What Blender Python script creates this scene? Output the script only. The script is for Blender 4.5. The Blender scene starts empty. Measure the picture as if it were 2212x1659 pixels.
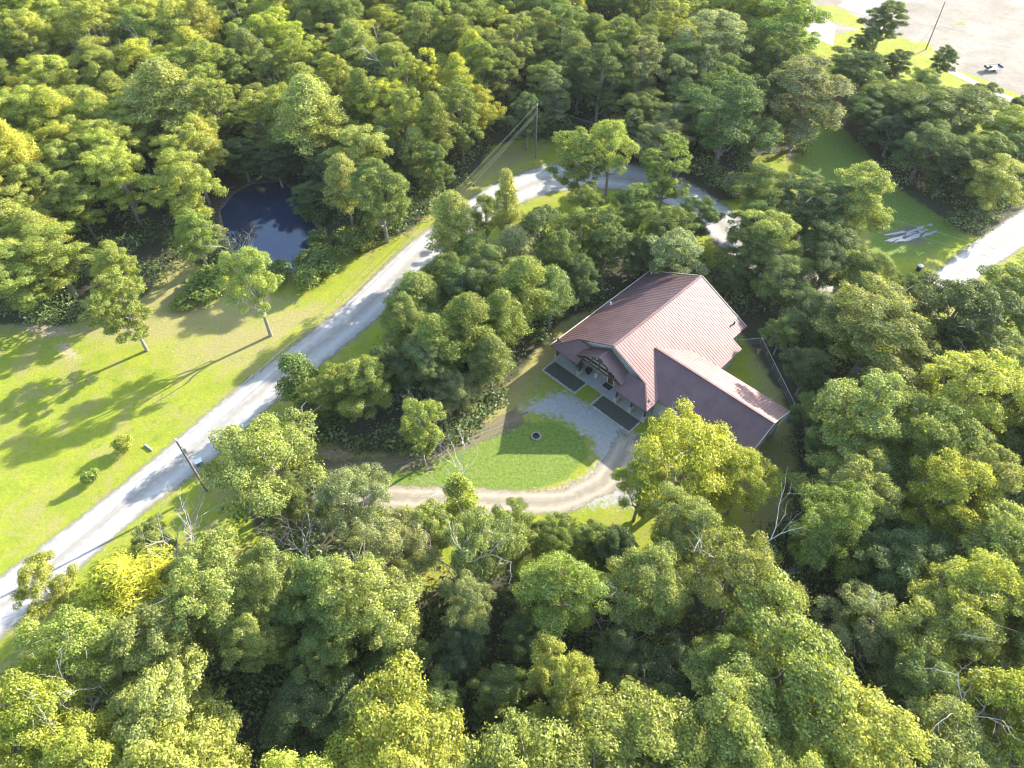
import bpy, math, random
import numpy as np
from mathutils import Vector, Matrix

SC = bpy.context.scene
COL = SC.collection
R = math.radians
# ------------------------------------------------------------------ camera
F, TH, ROLL, CX, CY, H = 1511.55, 0.854921, 0.00164, 1106.0, 829.5, 78.0
cam_d = bpy.data.cameras.new('camera')
cam_d.sensor_width = 36.0
cam_d.lens = 36.0 * F / 2212.0
cam_d.clip_start = 0.5
cam_d.clip_end = 6000
cam = bpy.data.objects.new('camera', cam_d)
cam.matrix_world = Matrix.Translation((0, 0, H)) @ Matrix.Rotation(math.pi/2 - TH, 4, 'X') @ Matrix.Rotation(ROLL, 4, 'Z')
COL.objects.link(cam)
SC.camera = cam
# ------------------------------------------------------------------ sky, sun, exposure
SUN_EL, SUN_AZ = 23.0, 37.5          # elevation; azimuth counter-clockwise from +X
w = bpy.data.worlds.new('World'); SC.world = w; w.use_nodes = True
nt = w.node_tree
bg = nt.nodes['Background']
sky = nt.nodes.new('ShaderNodeTexSky'); sky.sky_type = 'NISHITA'; sky.sun_disc = False
sky.sun_elevation = R(SUN_EL); sky.sun_rotation = R(90 - SUN_AZ)
sky.air_density = 1.0; sky.dust_density = 1.0; sky.ozone_density = 1.0
nt.links.new(sky.outputs[0], bg.inputs[0]); bg.inputs[1].default_value = 0.15
sd = bpy.data.lights.new('sun', 'SUN'); sd.energy = 4.2; sd.angle = R(0.5); sd.color = (1.0, 0.93, 0.80)
sun = bpy.data.objects.new('sun', sd); COL.objects.link(sun)
sdir = Vector((math.cos(R(SUN_EL))*math.cos(R(SUN_AZ)), math.cos(R(SUN_EL))*math.sin(R(SUN_AZ)), math.sin(R(SUN_EL))))
sun.rotation_euler = sdir.to_track_quat('Z', 'Y').to_euler()
sun.location = (60, 60, 90)
SC.render.engine = 'CYCLES'; SC.cycles.filter_width = 1.15
SC.view_settings.view_transform = 'Standard'; SC.view_settings.look = 'None'
SC.view_settings.exposure = 2.0; SC.view_settings.gamma = 1.0; SC.view_settings.use_curve_mapping = False

# ------------------------------------------------------------------ helpers
def bp(x, y, z=0.0):
    """survey point of the photograph -> world point at height z"""
    X, Y = x - CX, y - CY
    c, s = math.cos(ROLL), math.sin(ROLL)
    X, Y = c*X + s*Y, -s*X + c*Y
    ray = (X/F, math.cos(TH) - Y/F*math.sin(TH), -math.sin(TH) - Y/F*math.cos(TH))
    t = (z - H)/ray[2]
    return Vector((ray[0]*t, ray[1]*t, z))
def px(P):
    x, y, z = P[0], P[1], P[2] - H
    d = y*math.cos(TH) - z*math.sin(TH); u = y*math.sin(TH) + z*math.cos(TH)
    return CX + F*x/d, CY - F*u/d, d
def tag(o, label=None, cat=None, group=None, kind=None):
    if label: o['label'] = label
    if cat: o['category'] = cat
    if group: o['group'] = group
    if kind: o['kind'] = kind
    return o
def link(o, parent=None):
    COL.objects.link(o)
    if parent is not None: o.parent = parent
    return o
def empty(name, loc=(0, 0, 0), rz=0.0, label=None, cat=None, group=None):
    o = bpy.data.objects.new(name, None); o.empty_display_size = 0.5
    o.location = loc; o.rotation_euler = (0, 0, rz); link(o)
    return tag(o, label, cat, group)

class MB:
    """collects polygons and builds one mesh"""
    def __init__(s): s.v = []; s.f = []
    def poly(s, pts):
        n = len(s.v); s.v += [tuple(p) for p in pts]; s.f.append(tuple(range(n, n+len(pts)))); return s
    def add(s, vs, fs):
        n = len(s.v); s.v += [tuple(p) for p in vs]; s.f += [tuple(i+n for i in f) for f in fs]; return s
    def box(s, x0, x1, y0, y1, z0, z1):
        return s.add([(x0,y0,z0),(x1,y0,z0),(x1,y1,z0),(x0,y1,z0),(x0,y0,z1),(x1,y0,z1),(x1,y1,z1),(x0,y1,z1)],
                     [(0,3,2,1),(4,5,6,7),(0,1,5,4),(1,2,6,5),(2,3,7,6),(3,0,4,7)])
    def bar(s, a, b, w_, h_=None, up=(0,0,1)):
        h_ = h_ or w_
        a = Vector(a); b = Vector(b); d = (b-a).normalized(); u = Vector(up)
        if abs(d.dot(u)) > .98: u = Vector((1,0,0))
        r = d.cross(u).normalized()*w_/2; u = r.cross(d).normalized()*h_/2
        vs = [a-r-u, a+r-u, a+r+u, a-r+u, b-r-u, b+r-u, b+r+u, b-r+u]
        return s.add(vs, [(3,2,1,0),(4,5,6,7),(0,1,5,4),(1,2,6,5),(2,3,7,6),(3,0,4,7)])
    def tube(s, a, b, r0, r1=None, n=8, cap=True):
        r1 = r0 if r1 is None else r1
        a = Vector(a); b = Vector(b); d = (b-a)
        if d.length < 1e-6: return s
        d.normalize(); u = Vector((0,0,1)) if abs(d.z) < .95 else Vector((1,0,0))
        p = d.cross(u).normalized(); q_ = d.cross(p)
        k = len(s.v)
        for c, r in ((a, r0), (b, r1)):
            for i in range(n):
                t = 2*math.pi*i/n; s.v.append(tuple(c + (p*math.cos(t)+q_*math.sin(t))*r))
        for i in range(n): j = (i+1) % n; s.f.append((k+i, k+j, k+n+j, k+n+i))
        if cap: s.f.append(tuple(k+i for i in range(n))[::-1]); s.f.append(tuple(k+n+i for i in range(n)))
        return s
    def path(s, pts, rad, n=6):
        for i in range(len(pts)-1): s.tube(pts[i], pts[i+1], rad[i], rad[i+1], n, cap=(i == len(pts)-2))
        return s
    def lathe(s, c, prof, n=20):
        k = len(s.v)
        for r, z in prof:
            for i in range(n):
                t = 2*math.pi*i/n; s.v.append((c[0]+r*math.cos(t), c[1]+r*math.sin(t), c[2]+z))
        for m in range(len(prof)-1):
            for i in range(n):
                j = (i+1) % n; s.f.append((k+m*n+i, k+m*n+j, k+(m+1)*n+j, k+(m+1)*n+i))
        return s
    def ball(s, c, r, seed=0, amp=.12, sq=(1,1,1), n=8, m=6):
        rg = random.Random(seed); k = len(s.v)
        ph = [rg.uniform(0,6.28) for _ in range(6)]
        for a in range(m+1):
            t = math.pi*a/m
            for i in range(n):
                u = 2*math.pi*i/n
                rr = r*(1+amp*(math.sin(3*u+ph[0]+2*t)+math.sin(2*u-3*t+ph[1]))*.7)
                s.v.append((c[0]+rr*math.sin(t)*math.cos(u)*sq[0], c[1]+rr*math.sin(t)*math.sin(u)*sq[1], c[2]+rr*math.cos(t)*sq[2]))
        for a in range(m):
            for i in range(n):
                j = (i+1) % n; s.f.append((k+a*n+i, k+(a+1)*n+i, k+(a+1)*n+j, k+a*n+j))
        return s
    def slab(s, pts, th):
        """planar roof sheet of given thickness (downwards along z)"""
        n = len(pts); top = [Vector(p) for p in pts]; bot = [p - Vector((0,0,th)) for p in top]
        k = len(s.v); s.v += [tuple(p) for p in top+bot]
        s.f.append(tuple(range(k, k+n))); s.f.append(tuple(range(k+2*n-1, k+n-1, -1)))
        for i in range(n): j = (i+1) % n; s.f.append((k+i, k+n+i, k+n+j, k+j))
        return s
    def build(s, name, mat, parent=None, smooth=False):
        me = bpy.data.meshes.new(name); me.from_pydata(s.v, [], s.f); me.update()
        if mat: me.materials.append(mat)
        if smooth:
            me.polygons.foreach_set('use_smooth', [True]*len(me.polygons))
        o = bpy.data.objects.new(name, me); link(o, parent); return o

def np_mesh(name, V, Q, mat, attrs=None, vattrs=None):
    me = bpy.data.meshes.new(name)
    nv, nf, k = len(V), len(Q), Q.shape[1]
    me.vertices.add(nv); me.vertices.foreach_set('co', np.asarray(V, np.float32).ravel())
    me.loops.add(nf*k); me.loops.foreach_set('vertex_index', Q.astype(np.int32).ravel())
    me.polygons.add(nf); me.polygons.foreach_set('loop_start', np.arange(0, nf*k, k, dtype=np.int32))
    me.polygons.foreach_set('loop_total', np.full(nf, k, np.int32))
    me.update(calc_edges=True)
    for kk, a in (attrs or {}).items():
        at = me.attributes.new(kk, 'FLOAT', 'FACE'); at.data.foreach_set('value', a.astype(np.float32))
    for kk, a in (vattrs or {}).items():
        at = me.attributes.new(kk, 'FLOAT', 'POINT'); at.data.foreach_set('value', a.astype(np.float32))
    me.materials.append(mat)
    return me

# ------------------------------------------------------------------ materials
class NB:
    """node builder"""
    def __init__(s, name):
        s.m = bpy.data.materials.new(name); s.m.use_nodes = True; s.t = s.m.node_tree
        s.t.nodes.clear(); s.out = s.t.nodes.new('ShaderNodeOutputMaterial')
    def n(s, typ, **kw):
        nd = s.t.nodes.new(typ)
        for k, v in kw.items():
            if k.startswith('i_'):
                key = k[2:]; key = int(key) if key.isdigit() else key.replace('_', ' ')
                if isinstance(v, bpy.types.NodeSocket): s.t.links.new(v, nd.inputs[key])
                else: nd.inputs[key].default_value = v
            else: setattr(nd, k, v)
        return nd
    def link(s, a, b): s.t.links.new(a, b)
    def coord(s, kind='Object'): return s.n('ShaderNodeTexCoord').outputs[kind]
    def pos(s): return s.n('ShaderNodeNewGeometry').outputs['Position']
    def noise(s, vec, scale, detail=4, rough=.55, dist=0.0):
        return s.n('ShaderNodeTexNoise', i_Vector=vec, i_Scale=scale, i_Detail=detail, i_Roughness=rough, i_Distortion=dist).outputs['Fac']
    def ramp(s, fac, lo, hi):
        return s.n('ShaderNodeMapRange', i_Value=fac, i_1=lo, i_2=hi).outputs[0]
    def math(s, op, a, b=0.0, c=None):
        nd = s.n('ShaderNodeMath', operation=op, i_0=a, i_1=b)
        return nd.outputs[0]
    def mix(s, fac, a, b, bt='MIX'):
        nd = s.n('ShaderNodeMix', data_type='RGBA', blend_type=bt)
        for i, v in ((0, fac), (6, a), (7, b)):
            if isinstance(v, bpy.types.NodeSocket): s.t.links.new(v, nd.inputs[i])
            elif i == 0: nd.inputs[0].default_value = v
            else: nd.inputs[i].default_value = (*v, 1)
        return nd.outputs[2]
    def attr(s, name): return s.n('ShaderNodeAttribute', attribute_name=name).outputs['Fac']
    def bsdf(s, col, rough=.8, metal=0.0, spec=.3, bump=None, bstr=.3, bdist=.1):
        p = s.n('ShaderNodeBsdfPrincipled')
        for k, v in (('Base Color', col), ('Roughness', rough), ('Metallic', metal), ('Specular IOR Level', spec)):
            if isinstance(v, bpy.types.NodeSocket): s.link(v, p.inputs[k])
            elif k == 'Base Color': p.inputs[k].default_value = (*v, 1)
            else: p.inputs[k].default_value = v
        if bump is not None:
            b = s.n('ShaderNodeBump', i_Height=bump, i_Strength=bstr, i_Distance=bdist)
            s.link(b.outputs[0], p.inputs['Normal'])
        return p
    def done(s, sh): s.link(sh.outputs[0] if hasattr(sh, 'outputs') else sh, s.out.inputs[0]); return s.m

def mat_var(name, c0, c1, scale=2.0, rough=.8, metal=0.0, spec=.3, bstr=.2):
    b = NB(name); p = b.pos(); n1 = b.noise(p, scale); n2 = b.noise(p, scale*9)
    f = b.ramp(b.math('ADD', b.math('MULTIPLY', n1, .6), b.math('MULTIPLY', n2, .4)), .35, .65)
    return b.done(b.bsdf(b.mix(f, c0, c1), rough, metal, spec, bump=n2, bstr=bstr, bdist=.03))

def leaf_mat(name, hue=(1.08, 1.03, .75), trans=.40):
    b = NB(name)
    oi = b.n('ShaderNodeObjectInfo'); oc = oi.outputs['Color']; rnd = oi.outputs['Random']
    tone = b.attr('tone'); clump = b.attr('clump')
    v = b.math('ADD', b.math('MULTIPLY', tone, 1.2), .45)
    c = b.mix(1.0, oc, b.n('ShaderNodeCombineColor', i_0=v, i_1=v, i_2=v).outputs[0], 'MULTIPLY')
    warm = b.mix(1.0, c, hue, 'MULTIPLY')
    c2 = b.mix(b.math('MULTIPLY', clump, .75), c, warm)
    d = b.n('ShaderNodeBsdfDiffuse', i_Color=c2, i_Roughness=.5)
    tc = b.mix(1.0, c2, (1.35, 1.30, .45), 'MULTIPLY')
    t = b.n('ShaderNodeBsdfTranslucent', i_Color=tc)
    m1 = b.n('ShaderNodeMixShader', i_0=trans); b.link(d.outputs[0], m1.inputs[1]); b.link(t.outputs[0], m1.inputs[2])
    g = b.n('ShaderNodeBsdfGlossy', i_Color=(.9, .95, .8, 1), i_Roughness=.42)
    m2 = b.n('ShaderNodeMixShader', i_0=.015); b.link(m1.outputs[0], m2.inputs[1]); b.link(g.outputs[0], m2.inputs[2])
    return b.done(m2)
M = {}
M['leaf'] = leaf_mat('leaves')
M['needle'] = leaf_mat('needles', (1.2, 1.0, .6), .25)
M['bark'] = mat_var('bark', (.19, .165, .14), (.34, .30, .26), 3, .95)
M['dead'] = mat_var('bleached_wood', (.36, .33, .30), (.55, .52, .48), 3, .9)
M['pole'] = mat_var('pole_wood', (.14, .12, .11), (.24, .21, .19), 2, .9)
M['concrete'] = mat_var('concrete', (.34, .34, .32), (.46, .46, .43), 1.2, .9)
M['stone'] = mat_var('field_stone', (.34, .30, .25), (.62, .58, .52), 3.5, .9)
M['mulch'] = mat_var('mulch', (.07, .072, .055), (.12, .12, .095), 5, 1, bstr=.6)
M['white'] = mat_var('white_paint', (.70, .70, .67), (.80, .80, .78), 1, .5)
M['beige'] = mat_var('beige_trim', (.50, .45, .36), (.58, .53, .44), 1, .6)
M['timber'] = mat_var('dark_timber', (.05, .04, .035), (.10, .08, .065), 2, .7)
M['steel'] = mat_var('galvanised_steel', (.45, .47, .48), (.62, .64, .65), 3, .4, metal=.7)
M['dark'] = mat_var('dark_metal', (.03, .03, .035), (.07, .07, .075), 3, .5)
M['blue'] = mat_var('blue_plastic', (.05, .22, .42), (.08, .30, .52), 3, .5)
M['door'] = mat_var('door_red_brown', (.10, .03, .025), (.14, .045, .035), 2, .6)
M['green'] = mat_var('green_metal', (.10, .17, .12), (.16, .24, .17), 2, .6)
b = NB('window_glass'); M['glass'] = b.done(b.bsdf((.03, .045, .055), .06, 0, .6))
b = NB('cable'); M['cable'] = b.done(b.bsdf((.16, .16, .15), .6, 0, .2))
# wall siding with horizontal boards
b = NB('lap_siding'); p = b.pos(); z = b.n('ShaderNodeSeparateXYZ', i_0=p).outputs[2]
wv = b.math('FRACT', b.math('MULTIPLY', z, 5.0)); nz = b.noise(p, 1.5)
M['siding'] = b.done(b.bsdf(b.mix(nz, (.42, .44, .42), (.52, .54, .51)), .7, bump=wv, bstr=.8, bdist=.03))
b = NB('stone_veneer'); p = b.pos()
vo = b.n('ShaderNodeTexVoronoi', i_Vector=p, i_Scale=2.6); ve = b.n('ShaderNodeTexVoronoi', feature='DISTANCE_TO_EDGE', i_Vector=p, i_Scale=2.6)
cc = b.mix(b.n('ShaderNodeSeparateColor', i_0=vo.outputs['Color']).outputs[0], (.20, .16, .12), (.42, .36, .28))
cc = b.mix(b.ramp(ve.outputs['Distance'], .02, .07), (.40, .38, .34), cc)
M['veneer'] = b.done(b.bsdf(cc, .9, bump=b.ramp(ve.outputs['Distance'], 0, .1), bstr=.8, bdist=.05))
# roof metal
b = NB('maroon_roof_metal'); p = b.pos()
n1 = b.noise(p, .5, 5); n2 = b.noise(p, 3.0, 4)
col = b.mix(b.ramp(n1, .35, .7), (.150, .084, .080), (.195, .115, .106))
col = b.mix(b.math('MULTIPLY', b.ramp(n2, .5, .75), .25), col, (.28, .19, .18))
rp = b.bsdf(col, b.math('ADD', b.math('MULTIPLY', n2, .10), .50), .42, .6); rp.inputs['Coat Weight'].default_value = .12; rp.inputs['Coat Roughness'].default_value = .5
M['roof'] = b.done(rp)
# gravel
def gravel(name, feather, c0=(.33, .31, .28), c1=(.43, .415, .385), opac=1.0):
    b = NB(name); p = b.pos()
    n0 = b.noise(p, .12, 4); n1 = b.noise(p, 1.1, 6); n2 = b.noise(p, 9.0, 5); n3 = b.noise(p, 40, 3)
    c = b.mix(b.ramp(n1, .3, .7), c0, c1)
    c = b.mix(b.math('MULTIPLY', b.ramp(n2, .35, .75), .35), c, tuple(x*.62 for x in c0))
    c = b.mix(b.math('MULTIPLY', b.ramp(n0, .5, .7), .3), c, (.36, .31, .25))
    u = b.attr('across')     # -1..1 across the road
    # wheel tracks run lighter, crown and shoulders browner
    wob = b.math('MULTIPLY', b.math('SUBTRACT', b.noise(p, .25, 3), .5), .35)
    a = b.math('ABSOLUTE', b.math('ADD', u, wob))
    tr = b.ramp(b.math('ABSOLUTE', b.math('SUBTRACT', a, .42)), .22, .05)
    c = b.mix(b.math('MULTIPLY', tr, .65), c, tuple(x*1.15 for x in c1))
    c = b.mix(b.math('MULTIPLY', b.ramp(a, .16, .02), .65), c, (.28, .25, .21))
    sh = b.ramp(a, .70, .95)
    c = b.mix(b.math('MULTIPLY', sh, .8), c, (.25, .22, .16))
    bs = b.bsdf(c, .95, bump=b.math('ADD', b.math('MULTIPLY', n2, .6), b.math('MULTIPLY', n3, .4)), bstr=.5, bdist=.08)
    tp = b.n('ShaderNodeBsdfTransparent')
    e = b.math('ADD', b.math('ABSOLUTE', u), b.math('MULTIPLY', b.math('SUBTRACT', b.noise(p, .9, 7, .7), .5), feather))
    fac = b.math('MULTIPLY', b.ramp(e, .95, .72), opac)
    ms = b.n('ShaderNodeMixShader', i_0=fac); b.link(tp.outputs[0], ms.inputs[1]); b.link(bs.outputs[0], ms.inputs[2])
    return b.done(ms)
M['gravel'] = gravel('gravel_road', .55)
M['track'] = gravel('gravel_drive', 1.5, (.32,.265,.19), (.45,.39,.31), .85)
M['dirttrack'] = gravel('dirt_track', 1.9, (.17,.135,.09), (.25,.20,.14), .6)
# ground
b = NB('ground'); p = b.pos()
nA = b.noise(p, .05, 5); nB = b.noise(p, .35, 6, .6); nC = b.noise(p, 2.2, 5, .65); nD = b.noise(p, 9, 4, .7)
g = b.mix(b.ramp(nB, .35, .65), (.225, .275, .022), (.33, .345, .028))
g = b.mix(b.math('MULTIPLY', b.ramp(nC, .4, .7), .55), g, (.145, .215, .022))
g = b.mix(b.math('MULTIPLY', b.ramp(nD, .45, .75), .45), g, (.36, .34, .08))
nF = b.noise(p, 22, 4, .7); nG = b.noise(p, 5, 5, .75, .4)
g = b.mix(b.math('MULTIPLY', b.ramp(nF, .52, .66), .5), g, (.09, .145, .02))
g = b.mix(b.math('MULTIPLY', b.ramp(nG, .60, .70), .6), g, (.12, .17, .03))
g = b.mix(b.math('MULTIPLY', b.ramp(b.noise(p, .16, 7, .75, .8), .50, .60), .85), g, (.30, .265, .09))
g = b.mix(b.math('MULTIPLY', b.ramp(b.noise(p, .5, 6, .8, .4), .56, .64), .6), g, (.13, .19, .025))
g = b.mix(b.math('MULTIPLY', b.ramp(b.noise(p, 1.6, 5, .8, .4), .60, .66), .7), g, (.36, .31, .17))
def masked(att, soft, nz, lo=-1.0):
    m = b.attr(att)
    return b.ramp(b.math('ADD', m, b.math('MULTIPLY', b.math('SUBTRACT', nz, .5), soft)), .40, .60)
lush = b.mix(b.ramp(nC, .35, .65), (.10, .17, .025), (.21, .27, .05))
lush = b.mix(b.math('MULTIPLY', b.ramp(nG, .5, .66), .7), lush, (.065, .12, .02))
lush = b.mix(b.math('MULTIPLY', b.ramp(nF, .5, .62), .4), lush, (.26, .30, .09))
lush = b.mix(b.math('MULTIPLY', b.ramp(b.noise(p, .5, 6, .75, .5), .60, .70), .5), lush, (.30, .26, .13))
g = b.mix(masked('lush', .9, nC), g, lush)
dry = b.mix(b.ramp(nC, .3, .7), (.25, .225, .075), (.36, .30, .15))
g = b.mix(b.math('MULTIPLY', b.math('MULTIPLY', masked('dry', 2.2, nC), b.ramp(b.noise(p, .9, 7, .8), .30, .52)), .95), g, dry)
g = b.mix(b.math('MULTIPLY', b.ramp(b.noise(p, .22, 6, .7), .62, .72), .45), g, dry)
dirt = b.mix(b.ramp(nC, .3, .7), (.33, .235, .155), (.46, .36, .26))
g = b.mix(masked('dirt', 1.4, nC), g, dirt)
grav = b.mix(b.ramp(nC, .3, .7), (.32, .31, .29), (.46, .45, .42))
grav = b.mix(b.math('MULTIPLY', b.ramp(nD, .4, .7), .5), grav, (.22, .23, .19))
g = b.mix(masked('gravel', 1.5, b.noise(p, 1.2, 7, .75)), g, grav)
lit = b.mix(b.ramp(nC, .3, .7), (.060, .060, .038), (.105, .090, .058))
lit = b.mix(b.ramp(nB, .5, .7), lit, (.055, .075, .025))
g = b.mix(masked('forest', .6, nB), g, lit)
rings = b.n('ShaderNodeTexWave', wave_type='RINGS', i_Scale=.10, i_Distortion=9.0, i_Detail=3.0, i_Vector=p).outputs['Fac']
sand = b.mix(b.ramp(b.noise(p, .09, 5, .6, .6), .35, .65), (.22, .19, .15), (.32, .29, .24))
sand = b.mix(b.math('MULTIPLY', b.ramp(b.noise(p, .35, 6, .75, 1.5), .50, .60), .5), sand, (.19, .17, .14))
sand = b.mix(b.ramp(b.noise(p, .045, 5, .65, 1.0), .60, .66), sand, (.20, .22, .06))
g = b.mix(masked('lot', .5, nB), g, sand)
mud = b.mix(b.ramp(nC, .3, .7), (.12, .10, .07), (.20, .18, .14))
g = b.mix(masked('mud', 1.4, nC), g, mud)
M['ground'] = b.done(b.bsdf(g, .95, 0, .15, bump=b.math('ADD', b.math('MULTIPLY', nC, .5), b.math('MULTIPLY', nD, .5)), bstr=.6, bdist=.25))
b = NB('pond_water'); p = b.pos()
M['water'] = b.done(b.bsdf((.024, .042, .085), .06, 0, .9, bump=b.noise(p, .8, 3), bstr=.05, bdist=.1))
b = NB('silty_puddle_sky_sheen'); M['puddle'] = b.done(b.bsdf((.36, .37, .38), .2, 0, .8))  # pale base colour paints the bright sky reflection onto silty water
b = NB('asphalt_pad'); p = b.pos()
M['asphalt'] = b.done(b.bsdf(b.mix(b.noise(p, .4, 5), (.20, .19, .18), (.30, .29, .27)), .9))

# ------------------------------------------------------------------ ground and water
def poly_sdf(X, Y, pts):
    """signed distance, negative inside"""
    pts = [(float(p[0]), float(p[1])) for p in pts]
    d = np.full(X.shape, 1e9); ins = np.zeros(X.shape, bool); n = len(pts)
    for i in range(n):
        x0, y0 = pts[i]; x1, y1 = pts[(i+1) % n]
        ex, ey = x1-x0, y1-y0; L = ex*ex+ey*ey+1e-9
        t = np.clip(((X-x0)*ex+(Y-y0)*ey)/L, 0, 1)
        d = np.minimum(d, (X-x0-t*ex)**2+(Y-y0-t*ey)**2)
        c = ((y0 > Y) != (y1 > Y)) & (X < (x1-x0)*(Y-y0)/((y1-y0)+1e-12)+x0)
        ins ^= c
    d = np.sqrt(d); return np.where(ins, -d, d)
def gp(L, z=0): return [tuple(bp(x, y, z))[:2] for x, y in L]

POND = gp([(472,452),(505,412),(545,392),(610,388),(655,425),(672,470),(700,512),(675,560),(645,590),(600,582),(560,560),(520,545),(485,510)])
xs = np.concatenate([[-3000,-1500,-800,-400,-250,-190], np.arange(-160, 160.1, .55), [190,250,400,800,1500,3000]])
ys = np.concatenate([[-1500,-600,-200,-60,-20], np.arange(0, 232, .55), [245,270,320,420,700,1500,4000]])
GX, GY = np.meshgrid(xs, ys)
# canopy outlines: where tree crowns stand (centres, seen 9 m above ground)
ZC = 9.0
CAN = {
 'north': gp([(-350,560),(0,590),(100,590),(170,540),(240,540),(330,440),(420,470),(430,380),(500,300),(600,310),(670,360),(720,430),(850,400),(930,330),(1010,270),(1040,220),(1150,195),(1280,215),(1400,275),(1500,325),(1590,330),(1640,240),(1740,230),(1770,140),(1720,80),(1740,-90),(-350,-90)], ZC),
 'alley': gp([(1800,110),(1850,88),(1940,128),(2050,178),(2150,225),(2320,300),(2320,430),(2150,400),(2030,330),(1960,270),(1870,180)], ZC),
 'bend': gp([(1600,385),(1680,400),(1760,430),(1830,420),(1850,470),(1760,500),(1660,470),(1600,430)], ZC),
 'island': gp([(690,830),(760,770),(850,670),(900,590),(950,550),(1060,520),(1150,470),(1230,430),(1320,435),(1430,450),(1490,460),(1530,490),(1470,530),(1400,520),(1290,550),(1200,590),(1130,660),(1080,720),(1010,810),(950,850),(840,860),(740,860)], ZC),
 'east': gp([(1580,500),(1700,540),(1800,590),(1900,600),(1990,660),(2100,650),(2350,640),(2350,1130),(2250,1240),(1700,1180),(1750,1100),(1810,1000),(1800,900),(1780,790),(1710,690),(1640,600)], ZC),
 'south': gp([(2350,1130),(2400,1800),(-250,1800),(-60,1500),(60,1400),(170,1310),(300,1250),(420,1240),(560,1260),(680,1230),(760,1200),(900,1240),(1000,1210),(1100,1190),(1200,1190),(1330,1200),(1450,1190),(1620,1200),(1700,1180),(1790,1120)], ZC),
 'thicket': gp([(500,970),(600,960),(700,1040),(800,1070),(780,1150),(640,1120),(540,1040)], ZC),
}
def sst(d, w=2.5): return np.clip(.5 - d/(2*w), 0, 1)
att = {k: np.zeros(GX.shape) for k in ('lush','dry','dirt','gravel','forest','lot','mud')}
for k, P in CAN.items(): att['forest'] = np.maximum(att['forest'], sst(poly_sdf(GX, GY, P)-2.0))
att['lush'] = np.maximum(att['lush'], sst(poly_sdf(GX, GY, gp([(800,1050),(880,990),(1000,935),(1100,912),(1200,912),(1262,940),(1272,985),(1225,1035),(1150,1060),(980,1060)])), 1.0))
att['lush'] = np.maximum(att['lush'], sst(poly_sdf(GX, GY, gp([(1690,330),(1800,200),(1860,210),(1930,300),(2000,400),(2150,470),(2000,560),(1870,560),(1880,480)])), 3)*.9)
for P in ([(60,640),(330,560),(420,560),(560,640),(640,650),(500,720),(330,740),(180,730),(0,720)], [(430,730),(620,680),(700,660),(560,770),(420,790)],
          [(640,880),(860,880),(1000,880),(1130,760),(1250,640),(1400,570),(1450,580),(1200,770),(1110,900),(960,950),(820,1000),(700,1010)],
          [(1690,700),(1740,900),(1690,1180),(1600,1150),(1650,900),(1620,700)], [(1050,340),(1110,310),(1160,335),(1010,420),(960,480)]):
    att['dry'] = np.maximum(att['dry'], sst(poly_sdf(GX, GY, gp(P)), 4))
for P in ([(0,650),(160,660),(260,690),(200,720),(60,730),(-80,760),(-80,650)], [(430,640),(640,650),(700,690),(560,800),(380,820),(330,760)], [(560,760),(900,500),(960,470),(860,600),(620,800),(420,950),(400,930)]):
    att['dry'] = np.maximum(att['dry'], sst(poly_sdf(GX, GY, gp(P)), 3)*.56)
for P in ([(330,560),(400,520),(420,600),(350,640)],):
    att['dry'] = np.maximum(att['dry'], sst(poly_sdf(GX, GY, gp(P)), 2))
for P in ([(840,1065),(1000,1062),(1130,1062),(1240,1030),(1290,1000),(1300,1060),(1180,1090),(1000,1085),(860,1085)], [(900,1010),(935,985),(950,1000),(930,1030)],
          [(1690,330),(1730,310),(1725,340),(1700,350)], [(700,965),(760,970),(740,985)], [(370,1085),(400,1080),(420,1105),(385,1115)], [(640,965),(760,960),(800,985),(700,1000)], [(20,700),(120,690),(180,720),(90,735)], [(100,740),(150,735),(190,775),(140,780)], [(1060,930),(1110,890),(1150,900),(1090,925)]):
    att['dirt'] = np.maximum(att['dirt'], sst(poly_sdf(GX, GY, gp(P)), 1.2)*.62)
for P in ([(1105,890),(1160,855),(1215,838),(1262,862),(1335,890),(1400,960),(1450,1030),(1420,1095),(1300,1100),(1160,1105),(1060,1085),(1150,1066),(1230,1050),(1285,1000),(1270,950),(1205,908)],):
    att['gravel'] = np.maximum(att['gravel'], sst(poly_sdf(GX, GY, gp(P)), 2.4)*.80)
att['gravel'] = np.maximum(att['gravel'], sst(poly_sdf(GX, GY, gp([(840,1070),(1100,1075),(1160,1105),(860,1095)])), 1.5)*.6)
LOT = [(1690,-40),(1790,-60),(2500,-200),(2700,420),(2330,285),(2211,222),(2060,160),(1960,85),(1880,60),(1800,75),(1750,55)]
att['lot'] = sst(poly_sdf(GX, GY, gp(LOT)), 1.5)
for P in ([(1745,15),(1800,10),(1870,45),(1860,62),(1790,45)], [(1960,95),(2000,90),(2060,150),(2110,165),(2330,260),(2330,290),(2200,222),(2050,160)]):
    att['lot'] *= 1 - sst(poly_sdf(GX, GY, gp(P)), 1.2)
att['mud'] = sst(poly_sdf(GX, GY, gp([(1900,505),(1960,480),(2020,500),(2000,535),(1930,530)])), 2.5)*.75
pd = poly_sdf(GX, GY, POND)
Z = np.where(pd < 1.5, -1.0*np.clip((1.5-pd)/4.0, 0, 1), 0.0)
att['mud'] = np.maximum(att['mud'], sst(pd-.3, 1.0))
shp = GX.shape
idx = np.arange(GX.size).reshape(shp)
Q = np.stack([idx[:-1,:-1], idx[:-1,1:], idx[1:,1:], idx[1:,:-1]], -1).reshape(-1, 4)
me = np_mesh('ground', np.stack([GX, GY, Z], -1).reshape(-1, 3), Q, M['ground'], vattrs={k: v.ravel() for k, v in att.items()})
me.polygons.foreach_set('use_smooth', np.ones(len(me.polygons), bool))
tag(link(bpy.data.objects.new('ground', me)), kind='structure')
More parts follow.
